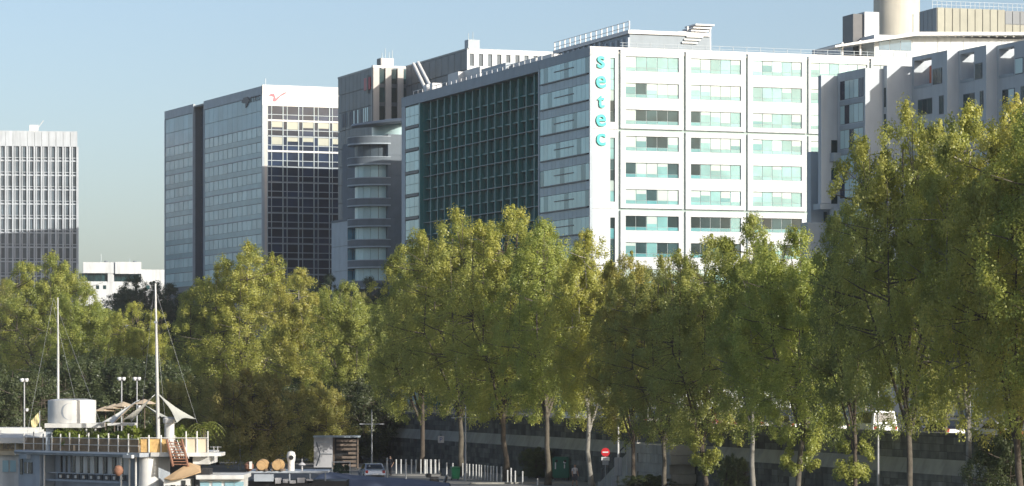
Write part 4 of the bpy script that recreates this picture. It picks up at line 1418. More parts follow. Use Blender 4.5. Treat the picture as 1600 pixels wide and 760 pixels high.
car('silver blue hatchback parked at the left end of the white posts', gp(581, 751), R(100), P_silver)
ra = math.atan2(WT.y, WT.x)
for px, off, paint, van, flip, lab, cat in ((1362, 8.2, P_white, True, 0, 'white van on the upper road above the wall', 'van'), (1296, 8.4, P_navy, False, 0, 'dark blue car left of the white van on the upper road', 'car'),
        (1120, 8.3, P_red, False, 0, 'crimson car on the upper road, seen between the trunks', 'car'), (1078, 8.2, P_white, False, 0, 'white car on the upper road above the stairs', 'car'),
        (1188, 8.5, P_black, False, 0, 'black car on the upper road behind the slim-topped tree', 'car'), (1008, 8.4, P_grey, False, 0, 'grey car on the upper road near the grey cabinet pole', 'car'),
        (958, 8.2, P_navy, False, 0, 'dark blue car on the upper road above the red sign', 'car'), (1475, 8.5, P_black, False, 0, 'black car on the upper road between the two thickest trunks', 'car'),
        (1440, 8.4, P_grey, False, 0, 'grey car on the upper road right of the white van', 'car'), (1558, 8.3, P_white, False, 0, 'white car on the upper road behind the thick sunlit trunk', 'car'), (1236, 8.3, P_grey, False, 0, 'grey car on the upper road above the bushy trunk', 'car'),
        (900, 11.5, P_white, True, 1, 'white van farther along the upper road above the green glass bank', 'van')):
    k = (px - 800) / FOC
    C = WC + off * math.sqrt(1 + WS * WS)
    d = C / (WS + k)
    car(lab, (k * d, d, STREET + .012), ra + (math.pi if flip else 0), paint, van, 'cars on the upper road', cat)

# ------------------------------------------------------------------ white posts
ORD = ['first', 'second', 'third', 'fourth', 'fifth', 'sixth', 'seventh', 'eighth', 'ninth', 'tenth', 'eleventh', 'twelfth', 'thirteenth', 'fourteenth', 'fifteenth']
def post(px, y, h, lab, r=.055):
    p = gp(px, y)
    t = thing('white_post', lab, 'post', p, 0, 'white posts along the quay')
    MB().tube([(0, 0, 0), (0, 0, h)], [r, r * .95], 8).build('shaft', M_postw, t, smooth=True)
    MB().lathe([(r * 1.25, h), (r * 1.25, h + .04), (r * .5, h + .09)], (0, 0), 8).build('cap', M_postw, t, smooth=True)
for i, px in enumerate((619, 626.5, 634, 643, 650, 657.5, 664, 667, 673, 680, 686)):
    post(px, 742.5, 1.28, '%s white post from the left in the row behind the pale kerb' % ORD[i], .09 if px in (664, 673, 680) else .06)
for i, px in enumerate((698, 707.5, 723, 729, 733.5, 739, 744, 748.5, 752, 757.5, 762, 767, 771, 776.5, 783.5)):
    post(px, 746 + i * .5, 1.15, '%s slim white post from the left in the close-set row around the green bin' % ORD[i])
for px, y, h, lab in ((577.5, 752, 1.2, 'white post against the rear of the silver car'), (605, 750, 1.75, 'tall grey-white post right of the silver car'), (634.5, 753, 1.75, 'tall white post standing before the left row'),
                 (793, 756, 1.0, 'white post, left one of the near pair'), (798.5, 756.5, 1.2, 'white post, right one of the near pair'), (805, 756, .95, 'white post just right of the near pair'), (816.5, 757, .95, 'last white post at the right end before the dark skip'), (840, 758.5, .45, 'short white stump post at the right end')):
    post(px, y, h, lab, .06)
o = MB().box((0, 0, 0), (4.2, 5.5, .12)).build('pale_kerb_island', M_pave); o.location = gp(612, 744); o.rotation_euler = (0, 0, 0)
tag(o, kind='structure')
def strip(name, px0, y0, px1, y1, w, h, m):
    a, b = gp(px0, y0), gp(px1, y1); d = (b - a).normalized(); n = Vector((-d.y, d.x, 0)) * w
    mb = MB(); mb.prism([(a.x, a.y), (b.x, b.y), (b.x + n.x, b.y + n.y), (a.x + n.x, a.y + n.y)], 0.004, h)
    return tag(mb.build(name, m), kind='structure')
strip('quay_kerb', 735, 757, 905, 756, .35, .14, M_band)
strip('quay_lane', 560, 755, 940, 757, 3.2, .012, M_pave)

# ------------------------------------------------------------------ bins
def wheelie(label, p, m, lid, w=.6, d=.7, h=1.0, rz=0.0, sym=False):
    t = thing('wheeled_bin', label, 'bin', p, rz)
    mb = MB(); a, b = w / 2, w / 2 * .84
    mb.add([(-b, -d / 2 * .8, .08), (b, -d / 2 * .8, .08), (b, d / 2 * .8, .08), (-b, d / 2 * .8, .08), (-a, -d / 2, h), (a, -d / 2, h), (a, d / 2, h), (-a, d / 2, h)],
           [(0, 3, 2, 1), (4, 5, 6, 7), (0, 1, 5, 4), (1, 2, 6, 5), (2, 3, 7, 6), (3, 0, 4, 7)])
    mb.build('tub', m, t, bevel=.03)
    mb = MB(); mb.add([(-a - .03, -d / 2 - .04, h + .005), (a + .03, -d / 2 - .04, h + .005), (a + .03, d / 2 + .03, h + .005), (-a - .03, d / 2 + .03, h + .005),
                       (-a + .03, -d / 2 + .04, h + .06), (a - .03, -d / 2 + .04, h + .06), (a - .03, d / 2 - .05, h + .12), (-a + .03, d / 2 - .05, h + .12)],
                      [(0, 3, 2, 1), (4, 5, 6, 7), (0, 1, 5, 4), (1, 2, 6, 5), (2, 3, 7, 6), (3, 0, 4, 7)])
    mb.build('lid', lid, t)
    for s in (-1, 1):
        MB().tube([(s * (b - .08), d / 2 * .8, .1), (s * (b + .01), d / 2 * .8, .1)], .1, 10).build('wheel', M_tyre, t)
    MB().tube([(-a * .7, d / 2 + .06, h - .06), (a * .7, d / 2 + .06, h - .06)], .02, 6).build('handle', M_black, t)
    if sym: MB().lathe([(.14, -d / 2 * .9 - .06), (.14, -d / 2 * .9 + .05)], (0, 0), 12).build('white_mark', M_signw, t).location = (0, 0, 0)
    return t
wheelie('bright green wheeled bin among the white posts', gp(711.5, 750), M_green, M_green, .72, .75, .98, R(10))
wheelie('dark green bin with a grey lid behind the post row', gp(772, 738), M_dkg, M_cab, .72, .75, .95)
wheelie('wide dark blue bin with a yellow lid', gp(822, 739), M_navyp, M_yel, 1.25, .8, 1.1)
# dark grey skip
p = gp(848, 747)
t = thing('waste_skip', 'low dark steel skip left of the green glass bank', 'skip', p, R(-6))
mb = MB(); mb.add([(-.62, -.5, .12), (.62, -.5, .12), (.62, .5, .12), (-.62, .5, .12), (-.72, -.6, 1.15), (.72, -.6, 1.15), (.72, .6, 1.15), (-.72, .6, 1.15)],
       [(0, 3, 2, 1), (4, 5, 6, 7), (0, 1, 5, 4), (1, 2, 6, 5), (2, 3, 7, 6), (3, 0, 4, 7)])
mb.build('tub', M_grey if False else M_dmetal, t, bevel=.02)
for x in (-.6, -.2, .2, .6): piece('rib', M_dmetal, t, (x - .03, -.66, .15), (x + .03, -.5, 1.1))
piece('corner_post', M_panelw, t, (-.86, -.66, 0), (-.76, -.56, 1.25))
for s in (-.5, .5): piece('runner', M_black, t, (s - .1, -.5, 0), (s + .1, .5, .12))
# tall green glass bank
p = gp(877, 751)
t = thing('glass_bank', 'tall green bottle bank with white symbols', 'recycling bin', p, R(-4))
MB().box((-.70, -.6, .22), (.70, .6, 1.95)).build('shell', M_dgreen, t, bevel=.10)
MB().box((-.74, -.64, 1.75), (.74, .64, 1.83)).build('collar', M_dgreen, t, bevel=.02)
for s in (-.5, .5):
    for q in (-.4, .4): piece('foot', M_dmetal, t, (s - .07, q - .07, 0), (s + .07, q + .07, .24))
piece('white_symbol', M_signw, t, (-.50, -.63, .95), (-.40, -.59, 1.5))
MB().lathe([(.11, 0), (.11, .03)], (0, 0), 14).build('white_symbol', M_signw, t).matrix_local = Matrix.Translation((.3, -.60, 1.52)) @ Matrix.Rotation(R(90), 4, 'X')
piece('white_symbol', M_signw, t, (.25, -.63, 1.02), (.34, -.59, 1.34))
for s in (-.35, .35):
    MB().tube([(s, -.66, 1.62), (s, -.58, 1.62)], .11, 12).build('slot', M_black, t)

# ------------------------------------------------------------------ signs, cabinet, posts
p = at(946, 600, 244); p.z = 0
t = thing('road_sign', 'red round road sign over white plates on a grey pole', 'sign', p)
MB().tube([(0, 0, 0), (0, 0, 3.1)], .035, 8).build('pole', M_steel, t)
MB().tube([(0, -.07, 2.80), (0, -.045, 2.80)], .33, 24).build('disc', M_signred, t)
piece('bar', M_signw, t, (-.22, -.085, 2.75), (.22, -.066, 2.85))
piece('plate', M_signw, t, (-.31, -.07, 2.16), (.31, -.045, 2.43))
piece('plate', M_cab, t, (-.24, -.07, 1.82), (.24, -.045, 2.14))
p = at(966, 600, 242.5); p.z = 0
t = thing('cabinet_pole', 'white pole carrying a grey electrical cabinet', 'pole', p)
MB().tube([(0, 0, 0), (0, 0, 6.4)], [.10, .06], 10).build('pole', M_postw, t, smooth=True)
MB().box((-.30, -.32, 1.05), (.28, -.08, 2.45)).build('cabinet', M_cab, t, bevel=.02)
piece('door_seam', M_dmetal, t, (-.02, -.325, 1.1), (-.005, -.31, 2.4))
MB().box((-.55, -.3, 0), (-.1, .1, 1.05)).build('base_box', M_cab, t, bevel=.02)
p = at(979.5, 600, 241); p.z = 0
t = thing('barrier_post', 'thin grey post at the foot of the stone stairs', 'post', p)
MB().tube([(0, 0, 0), (0, 0, 2.4)], .035, 8).build('shaft', M_steel, t)
piece('cap', M_steel, t, (-.05, -.05, 2.4), (.05, .05, 2.45))
p = gp(689, 741)
t = thing('parking_sign', 'small square white sign on a dark post left of the cross-armed lamp', 'sign', p)
MB().tube([(0, 0, 0), (0, 0, 3.5)], .05, 8).build('pole', M_dmetal, t)
piece('panel', M_panelw, t, (-.27, -.08, 2.75), (.27, -.05, 3.35))
letter('P', mat('sign_blue', (.03, .06, .25), .5), t, (0, -.09, 2.86), (R(90), 0, 0), .55, .006)

def lamp(label, px, base_y, top_y, arm_y=None, d=None, lights=2, r=.085, name='lamp_post', arm=.9, z=0.0):
    d = d or gd(base_y)
    p = at(px, 600, d); p.z = z
    h = CAM_Z + (HORIZON - top_y) / FOC * d - z
    t = thing(name, label, 'lamp post', p)
    MB().tube([(0, 0, 0), (0, 0, .6), (0, 0, .62), (0, 0, h)], [r * 1.5, r * 1.5, r, r * .6], 10).build('pole', M_steel, t, smooth=True)
    if arm_y:
        ha = CAM_Z + (HORIZON - arm_y) / FOC * d - z
        MB().tube([(-arm, 0, ha), (arm, 0, ha)], .035, 8).build('arm', M_steel, t)
        for s in (-1, 1):
            MB().box((s * arm - .22, -.1, ha - .05), (s * arm + .22, .1, ha + .06)).build('lamp_head', M_steel, t, bevel=.02)
    return t, h
t, h = lamp('tall grey lamp post between the palm boat and the barrels', 375, 735, 590)
for dz in (2.6, 3.1): MB().lathe([(.14, 0), (.16, .1), (.14, .3)], (0, 0), 12).build('spotlight', M_steel, t).location = (.22, 0, h - dz)
lamp('slim lamp post right of the timber kiosk with a thin cross arm', 581, 737, 640, 663)
lamp('cross-armed lamp post beside the bright green bin', 727.5, 751, 633, 653, arm=.95)
lamp('white lamp pole standing left of the second thick trunk', 1372, 760, 560, None, 196)
for px, off, top, lab in ((1515, 2.2, 560, 'white street lamp pole behind the thick sunlit trunk on the right'), (1427, 2.0, 575, 'grey street lamp pole behind the wall beside the second thick trunk'), (1260, 2.2, 560, 'street lamp pole above the bushy trunk'), (1012, 2.4, 560, 'pale street lamp pole above the stone stairs')):
    k = (px - 800) / FOC; C = WC + off * 1.047; d = C / (WS + k)
    lamp(lab, px, 0, top, None, d, z=STREET, r=.09)

# ------------------------------------------------------------------ timber kiosk
p = gp(490, 734)
t = thing('timber_kiosk', 'grey kiosk with a braced white panel and brown slatted shelves', 'kiosk', p, R(2))
H = 3.05
MB().box((.02, .1, .2), (1.75, 2.4, H - .1)).build('white_box', M_panelw, t)
piece('panel_joint', M_lgrey, t, (.1, .06, H - .55), (1.4, .095, H - .5))
for a, b in (((.25, H - .5), (.62, 1.45)), ((.62, 1.45), (.28, .35)), ((.62, 1.45), (1.7, 1.42))):
    MB().tube([(a[0], .06, a[1]), (b[0], .06, b[1])], .035, 6).build('brace', M_slatep, t)
MB().box((1.76, .9, .15), (4.1, 2.3, H - .12)).build('back_wall', M_black, t)
for k in range(7):
    z = .25 + k * .38
    piece('slat', M_wood, t, (2.1 if k != 3 else 3.2, .3, z), (4.05, .42, z + .22))
for x in (1.8, 4.02): piece('corner_board', M_wood, t, (x, .2, .1), (x + .12, .32, H - .1))
MB().box((-.05, -.05, H - .09), (4.3, 2.5, H + .05)).build('roof', M_lgrey, t)
for x in (.1, 1.6, 4.0): piece('foot', M_black, t, (x, .2, 0), (x + .12, 2.2, .2))

# ------------------------------------------------------------------ people
M_skin = mat('skin', (0.38, 0.23, 0.16), 0.6, 0.05, 4)
M_shirt = mat('pale_shirt', (0.50, 0.48, 0.50), 0.8, 0.06, 5)
M_short = mat('dark_shorts', (0.05, 0.05, 0.065), 0.8, 0.1, 5)
M_hair = mat('dark_hair', (0.02, 0.016, 0.012), 0.6, 0.1, 8)
M_coat = mat('dark_coat', (0.02, 0.022, 0.03), 0.8, 0.1, 5)
def person(label, p, rz, top, legs, bare_legs=True, stride=.22):
    t = thing('person', label, 'person', p, rz)
    V = []; E = []; Rd = []
    def add(v, r, par=None):
        V.append(v); Rd.append(r)
        if par is not None: E.append((par, len(V) - 1))
        return len(V) - 1
    pel = add((0, 0, .95), .145); wa = add((0, 0, 1.10), .13, pel); ch = add((0, -.01, 1.32), .165, wa); nk = add((0, -.01, 1.48), .065, ch)
    hd0 = add((0, -.02, 1.56), .085, nk); hd1 = add((0, -.03, 1.66), .100, hd0); add((0, -.02, 1.73), .075, hd1)
    for s in (-1, 1):
        hip = add((s * .10, 0, .88), .105, pel); kn = add((s * .10, -s * stride * .5 - .03, .50), .065, hip); an = add((s * .10, -s * stride + .05, .09), .042, kn)
        add((s * .11, -s * stride - .11, .045), .038, an)
        sh = add((s * .20, 0, 1.40), .065, ch); el = add((s * .26, s * .10, 1.13), .048, sh); wr = add((s * .24, s * .02 - .12, .92), .034, el)
        pm = add((s * .235, s * .0 - .15, .86), .036, wr)
        for q in range(4): add((s * (.235 + .012 * (q - 1.5)), -.17 - .012 * q, .78 + .008 * abs(q - 1)), .011, pm)
        add((s * .20, -.19, .85), .012, pm)
    me = bpy.data.meshes.new('body'); me.from_pydata(V, E, [])
    o = bpy.data.objects.new('body', me); col.objects.link(o)
    o.modifiers.new('Skin', 'SKIN'); sv = me.skin_vertices[0].data
    for i, r in enumerate(Rd): sv[i].radius = (r, r * (.8 if i in (0, 1, 2) else 1.0))
    sv[0].use_root = True
    s2 = o.modifiers.new('Sub', 'SUBSURF'); s2.levels = 2; s2.render_levels = 2
    dg = bpy.context.evaluated_depsgraph_get(); dg.update()
    m2 = bpy.data.meshes.new_from_object(o.evaluated_get(dg))
    bpy.data.objects.remove(o)
    m2.materials.clear()
    for mm in (M_skin, top, legs, M_hair, M_black): m2.materials.append(mm)
    for pl in m2.polygons:
        c = pl.center; pl.use_smooth = True
        if c.z > 1.69 or (c.z > 1.58 and c.y > .02): pl.material_index = 3
        elif c.z > 1.47: pl.material_index = 0
        elif c.z > 1.0 and not (abs(c.x) > .2 and c.z < 1.2): pl.material_index = 1
        elif abs(c.x) > .19: pl.material_index = 0
        elif c.z > (.48 if bare_legs else .1): pl.material_index = 2
        elif c.z > .09: pl.material_index = 0
        else: pl.material_index = 4
    b = bpy.data.objects.new('body', m2); col.objects.link(b); b.parent = t
    return t
person('person in a pale shirt and dark shorts walking beside the green bottle bank', gp(898, 760.5), R(20), M_shirt, M_short)
person('person in dark clothes standing behind the tall grey-white post', gp(610, 744), R(-30), M_coat, M_coat, False, .08)

# ------------------------------------------------------------------ black scooter at the bottom edge
p = gp(687, 764)
t = thing('motor_scooter', 'black motor scooter at the bottom edge below the white posts', 'scooter', p, R(20))
for x in (-.62, .62):
    w = MB().tube([(x, -.06, .24), (x, .06, .24)], .24, 16).build('wheel', M_tyre, t)
    MB().tube([(x, -.065, .24), (x, .065, .24)], .13, 10).build('rim', M_rim, w)
MB().prism_y([(-.85, .45), (-.2, .28), (.3, .26), (.45, .35), (.62, .95), (.5, .98), (.30, .42), (-.05, .42), (-.15, .75), (-.8, .80)], -.17, .17).build('body', M_black, t, bevel=.04)
MB().box((-.82, -.15, .80), (-.1, .15, .90)).build('seat', M_black, t, bevel=.04)
MB().tube([(.5, -.32, 1.08), (.55, 0, 1.0), (.5, .32, 1.08)], .025, 8).build('handlebar', M_dmetal, t)
MB().box((.55, -.12, .82), (.72, .12, 1.0)).build('headlight', M_lampg, t, bevel=.04)
MB().box((-1.1, -.2, .86), (-.72, .2, 1.18)).build('top_box', M_black, t, bevel=.06)
# ================================================================== BOATS
M_bwhite = mat('boat_white_paint', (0.66, 0.66, 0.63), 0.5, 0.08, 1.5, streak=0.35)
M_bgrey = mat('boat_grey_paint', (0.36, 0.40, 0.44), 0.5, 0.1, 1.5, streak=0.35)
M_bblue = mat('boat_shade_blue_grey', (0.26, 0.31, 0.36), 0.45, 0.08, 1.5, streak=0.15)  # blue-grey look of shaded parts put into the colour
M_bamboo = mat('shaded_woven_bamboo', (0.26, 0.19, 0.12), 0.8, 0.25, 4.0, objvar=0.12, bump=0.4)  # brown holds the shade of the side turned from the sun
M_bamboo2 = mat('sunlit_woven_bamboo', (0.55, 0.36, 0.14), 0.8, 0.18, 4.0, bump=0.4)  # same bamboo with the sunlight put into its colour
M_pale = mat('pale_canvas_screen', (0.62, 0.54, 0.40), 0.8, 0.1, 2.0)
M_sail = mat('grey_shade_cloth', (0.40, 0.41, 0.37), 0.85, 0.06, 1.5)
M_sailw = mat('white_shade_cloth', (0.62, 0.62, 0.58), 0.85, 0.06, 1.5)
M_sailb = mat('beige_shade_cloth', (0.52, 0.42, 0.30), 0.85, 0.08, 1.5)
M_tarp = mat('slate_blue_tarp', (0.075, 0.095, 0.145), 0.7, 0.12, 0.8, bump=0.3)
M_tan = mat('orange_tan_canvas', (0.55, 0.38, 0.21), 0.8, 0.1, 1.5)
M_lattice = mat('red_brown_lattice', (0.26, 0.13, 0.08), 0.8, 0.2, 4.0)
M_hull = mat('dark_hull', (0.03, 0.035, 0.045), 0.5, 0.15, 0.8)
M_barrel = mat('oak_barrel', (0.42, 0.27, 0.12), 0.7, 0.2, 4.0, bump=0.3)
M_pot = mat('grey_pot', (0.25, 0.24, 0.22), 0.8, 0.1, 3)

BD = 192.0
def hull(t, x0, x1, y0, y1, z0, z1, m, name='hull'):
    """long hull with raked ends, local coordinates"""
    mb = MB(); n = 14; ring = []
    for k in range(n + 1):
        f = k / n
        x = x0 + (x1 - x0) * f
        w = min(1, 4.5 * f + .12, 4.5 * (1 - f) + .12) ** .5
        ring.append((x, w))
    yc, hw = (y0 + y1) / 2, (y1 - y0) / 2
    vs = []; fs = []
    for x, w in ring:
        for s in (-1, 1):
            vs += [(x, yc + s * hw * w * .86, z0), (x, yc + s * hw * w, z1)]
    for k in range(n):
        a = 4 * k; b = a + 4
        fs += [(a, b, b + 1, a + 1), (a + 2, a + 3, b + 3, b + 2), (a + 1, b + 1, b + 3, a + 3), (a, a + 2, b + 2, b)]
    fs += [(0, 1, 3, 2), (4 * n, 4 * n + 2, 4 * n + 3, 4 * n + 1)]
    mb.add(vs, fs)
    return mb.build(name, m, t)

def boat_frame(px, d):
    o = at(px, 600, d); o.z = -3.0
    def Q(px_, py_, dd=0.0):
        return at(px_, py_, d + dd) - o
    return o, Q

def restaurant_boat():
    o, Q = boat_frame(180, BD)
    t = thing('restaurant_barge', 'large white restaurant barge with a railed roof terrace moored at lower left', 'boat', o)
    def X(px): return Q(px, 600).x
    def Z(py): return Q(180, py).z
    hull(t, X(-20), X(352), .6, 10.6, -.4, Z(770), M_bblue)
    # the shaded river side runs away to the left from the corner at the round column
    SB = Block(219, BD - .4, -45.0)
    cor = Vector((SB.ox - o.x, SB.oy - o.y, 0))
    def S(px, y=0.0): return SB.lx(px, y)
    def side(name, m, lo, hi, bevel=0):
        if bevel or name in ('deck_house', 'wheelhouse', 'terrace_slab'):
            q = MB().box(lo, hi).build(name, m, t, bevel=bevel); q.location = cor
        else:
            q = piece(name, m, t, lo, hi)
            q.location = Matrix.Rotation(SB.a, 3, 'Z') @ q.location + cor
        q.rotation_euler = (0, 0, SB.a)
        return q
    def sidetube(name, m, pts, r, n=6):
        q = MB().tube(pts, r, n).build(name, m, t); q.location = cor; q.rotation_euler = (0, 0, SB.a); return q
    side('deck_house', M_bgrey, (S(62), 1.2, Z(770)), (-.3, 4.5, Z(714.8)))
    for k, px in enumerate((68, 76, 84, 96, 108, 118.5, 132, 146, 160, 171)):
        side('wall_board', M_bwhite if k > 2 else M_bgrey, (S(px), 1.08, Z(744)), (S(px + (6.5 if k > 2 else 4)), 1.19, Z(717)))
    for k, px in enumerate((73, 81, 91, 103, 114, 126, 140, 154, 167)):
        side('window', M_carglass, (S(px), 1.10, Z(743.5)), (S(px + 3.6), 1.18, Z(717)))
    for k in range(9):
        px = 74 + k * 12.0
        side('porthole_frame', M_dmetal, (S(px), .82, Z(753.5)), (S(px + 9), .90, Z(744.5)))
        side('white_cushion', M_bwhite, (S(px + 3), .75, Z(752)), (S(px + 6), .815, Z(747)))
    side('bench_rail', M_bgrey, (S(62), .6, Z(744.5)), (S(180), .7, Z(743)))
    side('lower_rail', M_bblue, (S(62), .4, Z(757)), (S(182), .55, Z(754)))
    for px in (64, 184, 197, 207): sidetube('gallery_post', M_bwhite, [(S(px), .25, Z(770)), (S(px), .25, Z(714.8))], .06, 8)
    side('dark_doorway', M_carglass, (S(198), 1.08, Z(768)), (S(208), 1.18, Z(718)))
    side('wheelhouse', M_bblue, (S(27), .1, Z(770)), (S(60), 4.5, Z(715)))
    side('window', M_carglass, (S(37), .02, Z(746)), (S(49), .12, Z(727.5)))
    side('window_bar', M_bgrey, (S(42.6), -.02, Z(746)), (S(43.6), .06, Z(727.5)))
    side('window', M_carglass, (S(30), .04, Z(748)), (S(34), .12, Z(722)))
    side('roof_lamp', M_bblue, (S(36), -.2, Z(722)), (S(46), .1, Z(712)))
    side('terrace_slab', M_bgrey, (S(26), -.2, Z(714.5)), (.2, 4.8, Z(707.9)), .03)
    sidetube('edge_pipe', M_bblue, [(S(29), -.28, Z(710.5)), (S(205), -.28, Z(710.5))], .07, 8)
    side('lifebelt_box', M_bwhite, (S(200), -.4, Z(716)), (S(214), -.22, Z(711)))
    posts = [40, 55, 70, 83.5, 97, 111, 126, 141, 156, 172, 187, 203]
    for k, px in enumerate(posts):
        sidetube('rail_post', M_bwhite, [(S(px), -.12, Z(707.6)), (S(px), -.12, Z(678 if k % 2 else 680.5))], .045, 6)
        nx = S(posts[k + 1]) if k < len(posts) - 1 else -.05
        side('bamboo_screen', M_bamboo, (S(px) + .03, -.06, Z(707.3)), (nx - .03, -.0, Z(687.5)))
    for zz in (686.4, 697):
        sidetube('rail', M_bwhite, [(S(40), -.14, Z(zz)), (0, -.14, Z(zz))], .022, 6)
    MB().box((X(236.2), -.3, Z(713.5)), (X(327), 6.4, Z(707.2))).build('terrace_slab', M_bwhite, t)
    MB().box((X(326), .2, Z(713.2)), (X(345), 3.0, Z(708))).build('gangway_slab', M_bwhite, t)
    for px in (233, 252, 273, 291, 308, 325):
        MB().tube([(X(px), -.15, Z(707.2)), (X(px), -.15, Z(674 if px > 285 else 680))], .05, 6).build('rail_post', M_bwhite, t)
    MB().tube([(X(219), -.2, Z(684.5)), (X(326), -.2, Z(684.5))], .025, 6).build('rail', M_bwhite, t)
    piece('bamboo_screen', M_bamboo2, t, (X(220), -.10, Z(707)), (X(262), -.04, Z(686)))
    piece('canvas_screen', M_pale, t, (X(288), -.10, Z(707)), (X(326), -.04, Z(685.5)))
    # round white column, dark stairwell, right-hand wall
    MB().lathe([(.62, Z(765)), (.58, Z(740)), (.58, Z(713.6))], (X(231), .5), 24).build('round_column', M_bwhite, t, smooth=True)
    MB().box((X(236), 1.6, Z(768)), (X(300), 6.0, Z(713.6))).build('stairwell', M_black, t)
    MB().box((X(300.5), .3, Z(726)), (X(326), 5.8, Z(713.6))).build('side_wall', M_bwhite, t)
    # lattice stair to the terrace
    for s, dx in ((0, 0), (1, 26)):
        MB().tube([(X(262 + dx * .9), -.5, Z(687)), (X(274 + dx * .9), -1.3, Z(728))], .08, 6).build('stringer', M_lattice, t)
    for k in range(9):
        z = Z(692 + k * 4.2); x = 263.5 + k * 1.3
        piece('tread', M_lattice, t, (X(x), -.6 - k * .09, z), (X(x + 22), -.3 - k * .09, z + .05))
    for k in range(7):
        MB().tube([(X(262 + k * 4), -.52, Z(688)), (X(276 + k * 3.6), -1.0, Z(716))], .028, 5).build('baluster', M_lattice if k % 2 else M_bwhite, t)
    # tan canvas over the lower stairs
    mb = MB()
    A = [Q(256, 748, -2.2), Q(296, 723, -.8), Q(313, 728, -.8), Q(314, 737, -2.0), Q(284, 747, -2.6), Q(266, 750, -2.6)]
    mb.add([tuple(v) for v in A] + [(v.x, v.y + .06, v.z - .06) for v in A], [(0, 1, 2, 3, 4, 5), (11, 10, 9, 8, 7, 6)] + [(i, 6 + i, 6 + (i + 1) % 6, (i + 1) % 6) for i in range(6)])
    mb.build('canvas_hood', M_tan, t)
    MB().box((X(262), -2.2, Z(775)), (X(303), .0, Z(747))).build('entry_cabin', M_bwhite, t)
    piece('entry_window', M_carglass, t, (X(290), -2.26, Z(757)), (X(296), -2.18, Z(749)))
    # flat-roofed white cabin at the stern
    MB().box((X(312), -2.5, Z(747.5)), (X(386), 3, Z(741))).build('stern_roof', M_bwhite, t, bevel=.03)
    MB().box((X(317), -2.0, Z(775)), (X(382), 2.6, Z(747.6))).build('stern_cabin', M_bwhite, t)
    for px in (318, 337, 356, 371):
        piece('window', M_blueglass, t, (X(px), -2.06, Z(768)), (X(px + 14), -1.98, Z(751)))
    piece('hatch', M_black, t, (X(317), -1.5, Z(741)), (X(331), .5, Z(732)))
    # tank on its stand
    TY = 7.0
    def X2(px): return Q(px, 600, TY).x
    def Z2(py): return Q(180, py, TY).z
    c = (X2(112.5), TY)
    r = 37.5 / FOC * (BD + TY)
    tk = MB().lathe([(r, Z2(661)), (r, Z2(628)), (r * .985, Z2(625.5)), (r * .6, Z2(623.5))], c, 40).build('round_tank', M_bwhite, t, smooth=True)
    mb = MB(); n = 16
    for k in range(n):                                     # crescent emblem wrapped on the tank
        vs = []
        for j in (k, k + 1):
            f = j / n; a = R(215 - 190 * f) if False else R(250 - 140 * f + 0)
            u = math.cos(R(70 + 220 * f)) * .48; z = (Z2(643)) + math.sin(R(70 + 220 * f)) * .50
            wdt = .02 + .10 * math.sin(math.pi * f)
            for uu in (u, u + wdt):
                ph = uu / r
                x = c[0] + r * 1.006 * math.sin(ph); y = c[1] - r * 1.006 * math.cos(ph)
                vs.append((x, y, z))
        mb.add(vs, [(0, 1, 3, 2)])
    mb.build('crescent_emblem', M_bgrey, tk)
    MB().box((X2(76), TY - 1.7, Z2(668)), (X2(160), TY + 1.7, Z2(661.2))).build('tank_platform', M_bwhite, t)
    MB().box((X2(76), TY - 1.2, Z2(708)), (X2(88), TY + 1.0, Z2(668.2))).build('tank_stand', M_bblue, t)
    for px in (140, 154): MB().tube([(X2(px), TY - 1.5, Z2(708)), (X2(px), TY - 1.5, Z2(668.2))], .06, 8).build('stand_post', M_bwhite, t)
    MB().box((X(154), 4.2, Z(667)), (X(196), 6.2, Z(663))).build('bar_roof', M_bwhite, t)
    for px in (192, 170): MB().tube([(X(px), 4.4, Z(707.4)), (X(px), 4.4, Z(667))], .05, 6).build('bar_post', M_bwhite, t)
    MB().box((X(160), 4.8, Z(707)), (X(200), 5.9, Z(690))).build('bar_counter', M_lattice, t)
    # masts
    MB().tube([(X2(84), TY + 1.9, Z2(700)), (X2(84), TY + 1.9, Z2(555)), (X2(83.6), TY + 1.9, Z2(464))], [.09, .075, .035], 10).build('mast', M_bwhite, t, smooth=True)
    MB().tube([(X(246), .6, Z(707)), (X(244), .6, Z(600)), (X(241), .6, Z(443))], [.13, .10, .05], 10).build('mast', M_bwhite, t, smooth=True)
    piece('mast_band', M_bgrey, t, (X(241.7) - .1, .5, Z(505)), (X(241.7) + .1, .7, Z(502)))
    # stays of the masts, cables and deck fittings
    for (a, b) in (((241, 446, .6), (215, 706, 4.5)), ((241, 446, .6), (322, 706, 1.5)), ((241, 470, .6), (262, 700, -.2)), ((83.6, 466, 8.9), (40, 690, 6.0)), ((83.6, 466, 8.9), (158, 664, 7.0)), ((83.6, 480, 8.9), (118, 626, 8.0))):
        MB().tube([tuple(Q(a[0], a[1], a[2])), tuple(Q(b[0], b[1], b[2]))], .007, 4).build('stay', M_steel, t)
    for px in (300, 306, 312, 333, 339): MB().tube([(X(px), .4, Z(708)), (X(px), .4, Z(698))], .03, 6).build('stanchion', M_steel, t)
    MB().tube([(X(327), .4, Z(699)), (X(345), .4, Z(699))], .02, 6).build('gangway_rail', M_steel, t)
    for k in range(6):
        MB().tube([(X(268 + 9 * k), -2.3, Z(757 - (k % 2))), (X(268 + 9 * k), -2.3, Z(768))], .14, 10).build('fender', M_black, t)
    for k in range(5): piece('deck_chair', M_sailb, t, (X(100 + 22 * k), 4.0 + .2 * k, Z(707)), (X(107 + 22 * k), 4.6 + .2 * k, Z(697 - (k % 2) * 2)))
